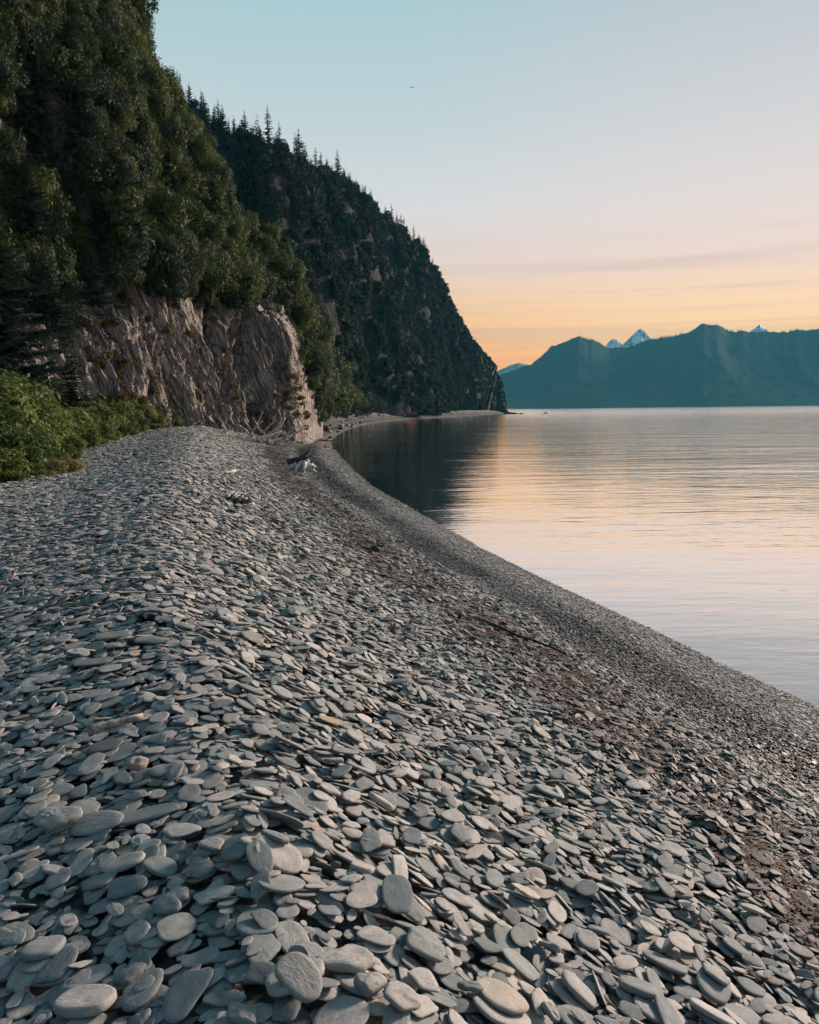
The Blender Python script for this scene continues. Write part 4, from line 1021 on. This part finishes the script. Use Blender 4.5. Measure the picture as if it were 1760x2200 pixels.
# spruces that stand out along the skyline
top = HEADP[-1]; tpx, tpy, tdz = project(top)
RIDGE = [(352, 18), (368, 22), (384, 20), (408, 42), (420, 30), (434, 50), (449, 34), (462, 40), (470, 52), (479, 48), (492, 28), (503, 38), (516, 30), (527, 58), (540, 30), (560, 36), (577, 74), (590, 28), (601, 58), (618, 26), (633, 34), (643, 66), (652, 46), (668, 26), (679, 48), (690, 42), (703, 34), (714, 30), (726, 56), (738, 30), (752, 28), (768, 30), (785, 28), (797, 34), (812, 26), (828, 24), (842, 40), (853, 34), (868, 36), (875, 24), (889, 34), (903, 26), (916, 22), (930, 20), (941, 18), (958, 18), (968, 20), (985, 16), (1003, 16), (1022, 14)]
srt = np.argsort(tpx); RG = {}
for i, (px, hp) in enumerate(RIDGE):
    b_ = np.array([np.interp(px, tpx[srt], top[srt, j]) for j in range(3)]); Yd = b_[1]
    hh = hp / FPX * Yd * 1.12 + 0.8; b_[2] -= 0.9
    cm, tm = SPRUCE[i % 4]
    if hp >= 50: lab, grp = 'tall spruce rising above its neighbours on the headland skyline', 'tall spruces on the headland skyline'
    elif px > 780: lab, grp = 'small spruce on the steep lower skyline of the headland', 'small spruces on the lower headland skyline'
    else: lab, grp = 'pointed dark spruce on the upper skyline of the headland', 'spruces on the upper headland skyline'
    RG.setdefault(lab, []).append(plant('spruce_tree', (('crown', cm), ('trunk', tm)), lab, 'tree', b_, (hh * 1.05, hh * 1.05, hh), None, grp))
for lab, os_ in RG.items(): in_order(os_, '%s ' + lab.replace('spruce', 'spruce from the left', 1))
# far ridge trees across the water
ft = FARP[-1]; n = 2200
ii = rng.integers(0, len(ft) - 1, n); f = rng.uniform(0, 1, (n, 1)); pp = ft[ii] * (1 - f) + ft[ii + 1] * f - np.array([0, 0, 3.0])
fpx, _, _ = project(pp); kk = (fpx > 1040) & (fpx < 1850); pp = pp[kk]
sc = rng.uniform(5, 11, len(pp)) * (0.7 + 0.5 * vnoise(pp * 0.02, 3))
o = scatter('far_ridge_forest', pp, np.stack([0 * sc, 0 * sc, rng.uniform(0, 6, len(sc))], -1), np.stack([sc * 1.3, sc * 1.3, sc], -1), rng.integers(0, 4, len(sc)), proto_collection('far_spruce', [s_[0] for s_ in SPRUCE]))
tag(o, 'tiny trees along the crest of the far mountain', 'forest')

# ------------------------------------------------------------------ bushes at the left edge of the beach
def bush_at(px, Y, s_, label, group, kind=BUSH, name='leafy_bush', hs=1.0, dz=0.0):
    x = (px - 880) / FPX * Y; p = (x, Y, float(ground(x, Y)) - 0.12 + dz)
    j = rng.integers(0, len(kind))
    return plant(name, (('foliage', kind[j]), ('stem', SHRUB_STEM[j % 3])), label, 'bush', p, (s_, s_, s_ * hs), None, group)
row1 = [(-150, 19.0, 0.8), (-60, 19.6, 0.75), (10, 20.6, 0.72), (62, 21.8, 0.66), (100, 23.8, 0.62), (130, 26.6, 0.62), (160, 29.8, 0.64), (196, 33.5, 0.66), (232, 37.5, 0.70), (268, 41.5, 0.7), (305, 45.0, 0.7), (345, 48.0, 0.7), (380, 51.0, 0.62), (410, 53.0, 0.55), (430, 54.5, 0.45)]
row2 = [(-120, 21.5, 1.1), (-40, 22.5, 1.15), (35, 23.6, 1.15), (80, 26.0, 1.05), (115, 29.4, 0.95), (150, 33.0, 0.95), (195, 37.0, 1.0), (240, 41.0, 1.0), (285, 44.0, 1.05), (325, 48.0, 1.0), (360, 51.0, 1.1), (395, 53.0, 1.0), (425, 54.5, 0.85), (445, 55.5, 0.6)]
row3 = [(-100, 24.5, 1.8), (-20, 25.5, 1.8), (50, 27.5, 1.75), (105, 31.0, 1.55), (150, 35.0, 1.4), (200, 39.0, 1.45), (245, 43.0, 1.5), (295, 47.0, 1.4)]
row4 = [(-80, 28.0, 2.4), (0, 29.5, 2.4), (60, 32.5, 2.0), (25, 27.0, 2.0), (-40, 30.0, 2.5)]
in_order([bush_at(px, Y, s_, 'low leafy bush in the front row where the beach meets the green', 'front row bushes at the beach edge') for px, Y, s_ in row1], '%s low leafy bush from the left in the front row beside the beach')
in_order([bush_at(px, Y, s_, 'waist high green bush behind the front row beside the beach', 'second row bushes beside the beach') for px, Y, s_ in row2], '%s waist high green bush from the left behind the front row beside the beach')
in_order([bush_at(px, Y, s_, 'tall green bush in front of the foot of the rock face', 'tall bushes before the rock face') for px, Y, s_ in row3], '%s tall green bush from the left in front of the foot of the rock face')
in_order([bush_at(px, Y, s_, 'highest leafy bush at the left edge of the picture', 'highest bushes at the left edge') for px, Y, s_ in row4], '%s highest leafy bush from the left at the left edge of the picture')
in_order([bush_at(px, Y, s_, '', 'dry weed clumps beside the stump', DRY, 'dry_weed') for px, Y, s_ in ((120, 21.6, 0.42), (150, 22.2, 0.45), (100, 20.9, 0.3), (85, 20.2, 0.22))], '%s yellowing dry weed clump from the left beside the grey stump')
in_order([bush_at(px, Y, s_, '', 'brownish bushes before the cliff', DRY, 'dry_weed', 1.0, 0.5) for px, Y, s_ in ((300, 45.5, 0.6), (330, 47.5, 0.6), (262, 41, 0.5))], '%s brownish bush from the left halfway along the bushes before the cliff')
DARKBUSH = [leaf_mesh('foliage', 290 + k, 2400, 0.06, M['darkleaf'], 14, 0.9, 0.4) for k in range(2)]
in_order([bush_at(px, Y, s_, '', 'dark bushes under the spruces', DARKBUSH, 'dark_bush', 1.1) for px, Y, s_ in ((15, 35, 2.1), (70, 36, 2.0), (110, 38, 1.7), (150, 40, 1.4), (-60, 34, 2.2), (190, 42, 1.3))], '%s dark bush from the left below the spruces at the cliff foot')
# spruces in front of the rock
for px, pb, Y, hh, j, lab in ((5, 800, 37, 8.0, 0, 'broad dark spruce with drooping boughs at the left edge'), (205, 655, 45, 3.2, 1, 'dark spruce on the rock left of the bare face'), (158, 872, 33, 2.5, 1, 'small dark spruce standing among the bushes before the cliff'), (-110, 830, 35, 9.0, 0, 'dark spruce half cut by the left edge of the picture'), (105, 690, 42, 3.6, 0, 'shaggy dark spruce beside the broad one above the bushes')):
    p = at(px, pb, Y)
    plant('spruce_tree', (('crown', BIGSPRUCE[j][0]), ('trunk', BIGSPRUCE[j][1])), lab, 'tree', p, (hh, hh, hh))
# low green ground cover and grass under the bushes
n = 900; Yg = rng.uniform(18.5, 56, n); frontx = np.interp(Yg, [18.5, 20.5, 26, 32, 43, 55], [-9.9, -9.6, -11.6, -13.3, -15.0, -14.6])
xg = frontx - np.where(rng.uniform(0, 1, n) < 0.25, rng.normal(0.1, 0.40, n), rng.uniform(-0.1, 5.5, n)); zg = ground(xg, Yg) - 0.05
kk = project(np.stack([xg, Yg, zg], -1))[0] > -120
scg = rng.uniform(0.25, 0.6, n)
o = scatter('bush_grass', np.stack([xg, Yg, zg], -1)[kk], np.stack([0 * xg, 0 * xg, rng.uniform(0, 6, n)], -1)[kk], np.stack([scg] * 3, -1)[kk], np.where(rng.uniform(0, 1, kk.sum()) < 0.12, 0, rng.integers(1, 3, kk.sum())), proto_collection('bush_tuft', GRASS))
tag(o, 'grass growing at the foot of the bushes', 'grass')

# ------------------------------------------------------------------ seaweed
def weed_mesh(seed):
    r = np.random.default_rng(seed); V = []; F = []
    for k in range(16):
        p = np.array([r.normal(0, 0.3), r.normal(0, 0.3), 0.03 + 0.12 * r.uniform()]); a = r.uniform(0, 6.28); w = r.uniform(0.03, 0.09)
        for i in range(5):
            a += r.normal(0, 0.6); d = np.array([math.cos(a), math.sin(a), 0]) * 0.13; s = np.array([-d[1], d[0], 0.05 * r.normal()]) / 0.13 * w * (1 - 0.15 * i)
            V += [p - s, p + s]; p = p + d + np.array([0, 0, r.normal(0, 0.035)]); p[2] = min(max(p[2], 0.0), 0.25)
            if i:
                b_ = len(V) - 4; F.append((b_, b_ + 1, b_ + 3, b_ + 2))
    return mesh('weed', V, F, M['weed'], True)
n = 52000
yw = 1.6 + rng.uniform(0, 1, n) ** 1.6 * 44; xw = rng.uniform(-9, 4.4, n); uw = shore_u(xw, yw)
kk = (rng.uniform(0, 1, n) < weed_of(uw, xw, yw) * 1.0 * np.interp(yw, [2, 8, 46], [1, 0.9, 0.7])) & (uw > 0.3) & (uw < 0.75)
xw, yw = xw[kk], yw[kk]; pxw, pyw, _ = project(np.stack([xw, yw, 0 * xw + 0.8], -1)); kk = (pxw > 300) & (pxw < 1900); xw, yw = xw[kk], yw[kk]
sc = rng.uniform(0.04, 0.12, len(xw)) * np.interp(yw, [2, 12, 46], [1, 1.5, 3.0])
o = scatter('seaweed', np.stack([xw, yw, ground(xw, yw) + 0.03], -1), np.stack([0 * sc, np.full(len(sc), 0.22), rng.uniform(-0.1, 0.1, len(sc))], -1), np.stack([sc, sc, sc * 0.6], -1), rng.integers(0, 6, len(sc)), proto_collection('weed_tuft', [weed_mesh(500 + k) for k in range(6)]))
tag(o, 'reddish brown dried seaweed along the tide lines', 'seaweed')

# ------------------------------------------------------------------ driftwood and small things
def lying(name, label, px, py, chains, mat, cat='driftwood', rz=0.0, scale=1.0, group=None, lift=0.0, sides=8, seed=1, rough=0.18, Y=None, u=None):
    p = drop(px, py) if Y is None and u is None else spot(px, Y, u); me = tubes(name, chains, M[mat], sides, rough, seed)
    o = obj(name, me, None, (p[0], p[1], p[2] + lift), (0, 0, rz), (scale,) * 3)
    return tag(o, label, cat, group)
def spot(px, Y=None, u=None):
    """ground under pixel column px at distance Y, or where the column crosses the far beach at shore fraction u"""
    if Y is None:
        yy = np.linspace(120, 430, 1500); f = shore_u((px - 880) / FPX * yy, yy) - u
        k_ = np.where((f[:-1] < 0) & (f[1:] >= 0))[0]; Y = yy[k_[-1]] if len(k_) else 300.0
    x = (px - 880) / FPX * Y
    return np.array([x, Y, float(ground(x, Y))])
def roots(n, R, r0, seed, up=0.2, spread=(0, 6.28)):
    r = np.random.default_rng(seed); out = []
    for k in range(n):
        a = r.uniform(*spread); e = r.uniform(-0.05, up)
        out.append(limb((0, 0, 0.25 * R), (R * math.cos(a) * r.uniform(0.6, 1.1), R * math.sin(a) * r.uniform(0.6, 1.1), 0.25 * R + R * e), r0 * r.uniform(0.6, 1), r0 * 0.15, 6, 0.35, seed + k))
    return out
# root stump by the lower berm
p = drop(648, 1016)
t = thing('root_stump', 'weathered driftwood root stump with a dark upright spike on the slope', 'driftwood', p, 0, None, 1.25)
rb_ = [limb((-0.5, 0.0, 0.10), (0.45, -0.05, 0.16), 0.09, 0.11, 8, 0.12, 1), limb((0.0, 0, 0.28), (0.56, -0.18, 0.0), 0.11, 0.025, 7, 0.25, 2), limb((-0.15, 0, 0.25), (-0.6, -0.2, 0.0), 0.10, 0.02, 7, 0.25, 3), limb((0.1, -0.05, 0.3), (0.12, -0.42, 0.0), 0.09, 0.02, 6, 0.3, 4), limb((-0.05, -0.05, 0.3), (-0.25, -0.38, 0.0), 0.08, 0.02, 6, 0.3, 5), limb((0.15, 0.05, 0.25), (0.42, -0.25, 0.18), 0.09, 0.04, 6, 0.3, 6), limb((-0.35, 0, 0.2), (0.2, 0.0, 0.38), 0.07, 0.05, 6, 0.3, 8)]
obj('root_ball', tubes('root_ball', rb_, M['whitewood'], 7, 0.35, 3), t)
obj('spike', tubes('spike', [limb((-0.15, 0.05, 0.3), (0.33, 0.1, 0.78), 0.16, 0.02, 6, 0.15, 5), limb((-0.45, 0.1, 0.3), (0.3, 0.1, 0.50), 0.10, 0.04, 6, 0.2, 6), limb((0.15, 0.1, 0.4), (0.25, 0.1, 0.66), 0.08, 0.01, 5, 0.2, 7)], M['darkwood'], 7, 0.3, 4), t)
# bleached chunk on the slope
p = drop(512, 1090)
t = thing('driftwood_block', 'short bleached driftwood block with pale ribs and dark underside', 'driftwood', p, 0, None, 1.2)
obj('block', tubes('block', [[(-0.19, 0.02, 0.08, 0.04), (-0.17, 0.02, 0.09, 0.085), (-0.05, 0.02, 0.10, 0.095), (0.06, 0.02, 0.09, 0.09), (0.15, 0.02, 0.08, 0.07), (0.21, 0.02, 0.05, 0.04)]], M['darkwood'], 11, 0.3, 6), t)
for k in range(6):
    x = -0.18 + 0.062 * k; obj('rib', tubes('rib', [limb((x - 0.03, -0.09, 0.15 - 0.008 * k + 0.02 * (k % 2)), (x + 0.03, 0.07, 0.25 - 0.018 * k), 0.026, 0.020, 6, 0.35, 40 + k)], M['wood'], 6, 0.3, k), t)
obj('splinter', tubes('splinter', [limb((0.05, -0.12, 0.03), (0.26, -0.1, 0.05), 0.035, 0.02, 5, 0.2, 9)], M['whitewood'], 6, 0.3, 5), t)
# tangle at the cliff foot
for k, (x, y, dx, dz_, r0, mt) in enumerate(((565, 935, -0.9, 0.6, 0.06, 'wood'), (575, 930, 0.5, 1.0, 0.05, 'wood'), (560, 940, -1.3, 0.1, 0.07, 'whitewood'), (590, 935, 0.9, 0.5, 0.05, 'wood'), (582, 938, -0.5, 1.1, 0.05, 'wood'), (600, 938, 0.7, 0.15, 0.06, 'wood'), (572, 942, 0.8, 0.25, 0.05, 'whitewood'), (588, 942, -1.0, 0.35, 0.05, 'wood'), (560, 928, -0.6, 0.9, 0.04, 'wood'))):
    lying('driftwood_branch', 'bleached branch in the driftwood tangle at the foot of the rock', x, y, [limb((0, 0, 0.05), (dx * 1.4, 0.3, 0.08 + dz_), r0 * 1.3, 0.02, 8, 0.22, 60 + k), limb((dx * 0.5, 0.1, 0.1 + dz_ * 0.4), (dx * 0.4 + 0.5, -0.2, 0.3 + dz_ * 0.9), r0, 0.015, 6, 0.25, 80 + k)], mt, group='tangle of branches at the rock foot', seed=k, Y=51.0 + 0.25 * k, scale=1.5)
lying('driftwood_log', 'white pointed driftwood log lying left of the tangle', 548, 950, [limb((-1.1, 0.0, 0.08), (0.1, 0.2, 0.16), 0.03, 0.17, 7, 0.06, 101), limb((0.1, 0.2, 0.16), (1.6, 0.6, 0.75), 0.14, 0.05, 8, 0.1, 102)], 'whitewood', seed=11, Y=50.5)
lying('driftwood_log', 'long white forked log at the bush edge below the cliff', 410, 918, [limb((-1.2, 0, 0.12), (1.0, 0.1, 0.14), 0.10, 0.06, 9, 0.08, 103), limb((0.2, 0, 0.14), (0.75, 0, 0.42), 0.05, 0.02, 5, 0.1, 104)], 'whitewood', seed=12, Y=52.0)
lying('broken_stub', 'small upright broken stub at the bottom left of the rock', 487, 918, [limb((0.1, 0, -0.1), (-0.15, 0, 0.75), 0.11, 0.02, 6, 0.15, 105), limb((0, 0, 0.1), (0.25, 0, 0.3), 0.08, 0.02, 5, 0.15, 106)], 'wood', seed=13, Y=52.0)
lying('driftwood_stick', 'pale stick lying below the tangle right of the rock corner', 700, 948, [limb((-1.5, 0, 0.06), (1.2, -0.3, 0.12), 0.09, 0.03, 9, 0.1, 107), limb((0, 0, 0.1), (0.7, 0.3, 0.35), 0.05, 0.02, 5, 0.1, 108)], 'darkwood', seed=14)
lying('driftwood_stick', 'small dark stick on the grey gravel near the water', 694, 962, [limb((-0.9, 0, 0.05), (0.5, 0.1, 0.10), 0.05, 0.03, 7, 0.12, 109), limb((0.1, 0, 0.05), (0.3, 0, 0.28), 0.06, 0.02, 5, 0.1, 110)], 'darkwood', seed=15)
lying('driftwood_stick', 'thin pale stick right below the root stump', 632, 1030, [limb((-0.4, 0, 0.03), (0.4, 0.05, 0.04), 0.022, 0.014, 6, 0.05, 111)], 'whitewood', seed=16)
lying('driftwood_stick', 'pale forked stick on the slope above the driftwood block', 482, 1022, [limb((-0.25, -0.3, 0.03), (0.22, 0.35, 0.10), 0.02, 0.035, 6, 0.12, 112), limb((0.1, 0.2, 0.06), (0.3, 0.25, 0.3), 0.02, 0.008, 5, 0.15, 113)], 'whitewood', seed=17)
# dark stump at the bushes on the left
p = drop(78, 1014)
t = thing('grey_stump', 'dark hollow stump with a pale top and trailing roots before the bushes', 'driftwood', p)
obj('stump', tubes('stump', [[(-0.35, 0.1, 0.02, 0.16), (-0.3, 0.1, 0.2, 0.2), (-0.1, 0.15, 0.24, 0.16), (0.1, 0.2, 0.18, 0.10)]], M['darkwood'], 9, 0.25, 9), t)
obj('cap', tubes('cap', [limb((-0.42, 0, 0.36), (0.25, 0.1, 0.30), 0.07, 0.04, 6, 0.15, 120)], M['whitewood'], 7, 0.3, 9), t)
for k in range(6): obj('root', tubes('root', [limb((-0.05, -0.05, 0.28), (0.25 + 0.13 * k, -0.1 + 0.05 * k, 0.05 + 0.04 * k), 0.035, 0.012, 7, 0.16, 121 + k, 0.08)], M['wood' if k < 2 else 'darkwood'], 5, 0.2, k), t)
# sticks on the near slope
lying('dark_branch', 'long dark branch lying along the seaweed line', 1120, 1385, [limb((-0.42, 0.65, 0.07), (0.40, -0.55, 0.07), 0.020, 0.010, 10, 0.08, 130), limb((-0.05, 0.1, 0.08), (0.02, 0.35, 0.07), 0.012, 0.005, 5, 0.1, 131)], 'darkwood', 'branch', seed=20, lift=0.03)
lying('pale_stick', 'short pale stick lying slantwise among small brown stones', 1415, 1738, [limb((-0.045, -0.03, 0.04), (0.055, 0.045, 0.06), 0.010, 0.008, 6, 0.08, 132), limb((-0.02, -0.01, 0.045), (-0.045, 0.02, 0.05), 0.008, 0.004, 4, 0.1, 133)], 'wood', 'stick', seed=21, lift=0.03)
lying('pale_stick', 'tiny white stick beside a round dark stone low on the right', 1440, 1942, [limb((-0.035, -0.01, 0.05), (0.03, 0.02, 0.06), 0.007, 0.006, 5, 0.08, 134)], 'whitewood', 'stick', seed=22, lift=0.03)
lying('wood_fragment', 'grey weathered wood fragment on the dark flat stones at the left', 250, 1606, [limb((-0.10, -0.03, 0.05), (0.10, 0.05, 0.08), 0.022, 0.012, 7, 0.05, 135)], 'wood', 'stick', seed=23, lift=0.03, sides=6)
lying('pale_stick', 'pale splintered stick halfway up the slope', 702, 1272, [limb((-0.12, 0.0, 0.06), (0.16, 0.04, 0.07), 0.022, 0.010, 7, 0.06, 136), limb((0, 0, 0.06), (0.10, 0.10, 0.10), 0.012, 0.004, 5, 0.1, 137)], 'whitewood', 'stick', seed=24, lift=0.02)
lying('pink_stick', 'pinkish bent stick at the left edge of the picture', 14, 1272, [limb((-0.25, 0, 0.05), (0.02, 0.02, 0.07), 0.022, 0.018, 7, 0.10, 138), limb((0.02, 0.02, 0.07), (0.06, 0.05, 0.13), 0.018, 0.010, 4, 0.1, 139)], 'pinkwood', 'stick', seed=25, lift=0.02)
lying('curved_twig', 'thin pale curved twig standing among stones on the left', 50, 1292, [[(0, 0, 0.03, 0.004), (0.005, 0, 0.09, 0.004), (0.03, 0, 0.15, 0.0035), (0.07, 0, 0.19, 0.002)]], 'whitewood', 'twig', seed=26)
# low green sprig between the stones
p = drop(132, 1318)
t = thing('green_sprig', 'low sprig of green leaves growing between stones on the left', 'plant', (p[0], p[1], p[2] + 0.03))
obj('leaves', leaf_mesh('leaves', 620, 110, 0.011, M['bushleaf'], 7, 0.25, 0.5, 0.12, (0.03, 0.06)), t, (0, 0, -0.18), None, (1.1, 0.8, 0.28))
obj('stalk', tubes('stalk', [limb((-0.12, 0, 0.02), (0.12, 0.02, 0.03), 0.003, 0.002, 6, 0.1, 140)], M['bark'], 5), t)
# lone dark cobble on the slope
def boulder(name, label, p, size, mat, seed, cat='rock', group=None, flat=0.7, n=14):
    th, ph = np.meshgrid(np.linspace(0, 2 * np.pi, n, endpoint=False), np.linspace(0.02, np.pi - 0.02, n // 2 + 1))
    d = np.stack([np.cos(th) * np.sin(ph), np.sin(th) * np.sin(ph), np.cos(ph)], -1)
    r = 1 + 0.28 * vnoise(d * 1.7 + seed, seed) + 0.12 * vnoise(d * 4.1 + seed, seed + 1)
    V = (d * r[..., None] * np.array([1, 0.8, flat])).reshape(-1, 3); nr = n // 2 + 1; F = []
    for i in range(nr - 1):
        for j in range(n): F.append((i * n + j, (i + 1) * n + j, (i + 1) * n + (j + 1) % n, i * n + (j + 1) % n))
    F.append(tuple(range(n))); F.append(tuple((nr - 1) * n + j for j in range(n))[::-1])
    o = obj(name, mesh(name, V, F, M[mat], True), None, p, (0, 0, seed * 1.3), (size,) * 3)
    return tag(o, label, cat, group)
p = drop(806, 1190); boulder('dark_cobble', 'lone round dark cobble on the seaweed line', (p[0], p[1], p[2] + 0.07), 0.10, 'darkrock', 3, n=18)
p = drop(297, 1690); boulder('pitted_rock', 'pinkish pitted rock standing out among grey slate', (p[0], p[1], p[2] + 0.085), 0.040, 'pinkrock', 5, n=28, flat=0.55)
# white scribbled marks on a dark flat stone
p = drop(128, 1808); d_ = math.sqrt(p[0] ** 2 + p[1] ** 2 + (H - p[2]) ** 2); L_ = 96 / FPX * d_
ms = obj('stone', HIGH[4], beach, (p[0], p[1], p[2] + 0.085), (0.42, 0.02, 0.05), (L_, L_ * 0.62, 0.030)); ms['label'] = 'dark flat stone with small white scribbled marks'
r_ = np.random.default_rng(8); Vm, Fm = [], []
for (mx_, my_, a_, l_) in ((-0.24, 0.0, 0.1, 0.05), (-0.20, 0.09, 0.3, 0.05), (-0.13, 0.05, 1.4, 0.12), (-0.11, 0.13, 1.2, 0.07), (-0.06, 0.0, 0.5, 0.07), (-0.04, 0.07, 1.1, 0.06), (0.02, 0.02, 1.2, 0.06), (0.04, -0.03, 0.2, 0.05), (0.14, -0.04, 0.7, 0.06), (0.10, 0.10, 0.4, 0.03), (-0.15, -0.08, 1.3, 0.06), (0.20, 0.0, 0.9, 0.04)):
    for s2 in range(2):
        cx_, cy_, aa = mx_ + 0.02 * r_.normal(), my_ + 0.015 * r_.normal(), a_ + 0.5 * s2 * r_.normal()
        dx_, dy_ = math.cos(aa) * l_ / 2, math.sin(aa) * l_ / 2; wx_, wy_ = -math.sin(aa) * 0.009, math.cos(aa) * 0.012
        b0 = len(Vm); z_ = 0.535 + 0.004 * s2
        for q_ in ((-dx_ - wx_, -dy_ - wy_), (dx_ - wx_, dy_ - wy_), (dx_ + wx_, dy_ + wy_), (-dx_ + wx_, -dy_ + wy_)): Vm.append((cx_ + q_[0], cy_ + q_[1], z_))
        Fm.append((b0, b0 + 1, b0 + 2, b0 + 3))
obj('white_marks', mesh('white_marks', Vm, Fm, M['chalk']), ms)

# far beach: logs, stumps and boulders
for i, (px, py, l_, up_, lab) in enumerate(((776, 894, 2.6, 0.1, 'pale log on the far beach nearest the alders'), (800, 891, 1.4, 0.8, 'pale upright stump end on the far beach between two logs'), (824, 891, 2.2, 0.1, 'short pale log on the far beach left of the forked log'), (858, 889, 5.0, 0.2, 'big white forked log on the far beach'), (886, 887, 3.6, 0.2, 'pale log right of the big forked log on the far beach'), (915, 886, 2.6, 0.1, 'small pale log in the middle of the far beach'), (940, 887, 2.2, 0.6, 'pale broken stump in the middle of the far beach'), (966, 885, 2.2, 0.1, 'pale log on the far beach towards the headland'), (996, 885, 3.0, 0.3, 'pale log on the far beach near the headland tip'), (1022, 886, 2.4, 0.2, 'last pale log before the headland tip'))):
    ch = [limb((-l_ / 2, 0, 0.2), (l_ / 2, 0.2, 0.25 + up_ * 0.3), 0.28, 0.16, 7, 0.06, 150 + i)]
    if up_ > 0.15: ch.append(limb((-l_ / 2, 0, 0.2), (-l_ * 0.8, 0, 0.5 + 2.0 * up_), 0.2, 0.06, 6, 0.12, 170 + i))
    lying('driftwood_log', lab, px, py, ch, 'whitewood', 'log', seed=30 + i, u=(0.62, 0.7, 0.55, 0.6, 0.72)[i % 5])
p = np.array([float(x_water(104)) - 2.2, 104, float(ground(x_water(104) - 2.2, 104))]); boulder('black_rock', 'black jagged rock at the water edge past the rock corner', (p[0], p[1], p[2] + 0.2), 0.6, 'darkrock', 7, flat=0.8, n=20)
rr_ = np.random.default_rng(21)
for i in range(22):
    Yb = rr_.uniform(84, 165); xb = float(x_water(Yb)) - rr_.uniform(0.6, 5.0); p = np.array([xb, Yb, float(ground(xb, Yb))])
    boulder('beach_boulder', 'small grey boulder in the scatter beyond the rock corner', (p[0], p[1], p[2] + 0.05), rr_.uniform(0.18, 0.5), 'pinkrock' if i % 5 == 0 else ('darkrock' if i % 3 else 'stone'), 200 + i, group='boulders scattered beyond the rock corner', n=8)
for i, (px, py, s_, lab) in enumerate(((1094, 890.5, 2.2, 'dark rock right at the foot of the headland tip'), (1106, 891.5, 1.6, 'low dark rock second out from the headland tip'), (1120, 892, 1.0, 'outermost low rock of the headland spit'))):
    p = at(px, py, 380); boulder('tip_rock', lab, (p[0], p[1], 0.05), s_ * 1.3, 'darkrock', 300 + i, flat=0.35, n=10)
p = at(1172, 890.5, 400); boulder('water_rock', 'lone dark rock breaking the water beyond the headland', (p[0], p[1], 0.05), 1.5, 'darkrock', 310, flat=0.35, n=10)
# bird high over the bay
p = at(886, 188, 160)
t = thing('bird', 'tiny dark bird flying high in the blue sky', 'bird', p)
obj('body', tubes('body', [[(0, -0.28, 0, 0.02), (0, -0.1, 0, 0.07), (0, 0.1, 0, 0.08), (0, 0.25, 0.02, 0.05), (0, 0.33, 0.02, 0.02)]], M['feather'], 7, 0.02), t)
for sg in (-1, 1): obj('wing', mesh('wing', [(0, -0.08, 0.03), (0, 0.12, 0.03), (sg * 0.30, 0.14, 0.12), (sg * 0.30, -0.06, 0.12), (sg * 0.62, 0.02, 0.06), (0, 0.02, 0.055), (sg * 0.3, 0.04, 0.14)], [(0, 3, 6, 5), (5, 6, 2, 1), (3, 4, 6), (6, 4, 2)], M['feather']), t)
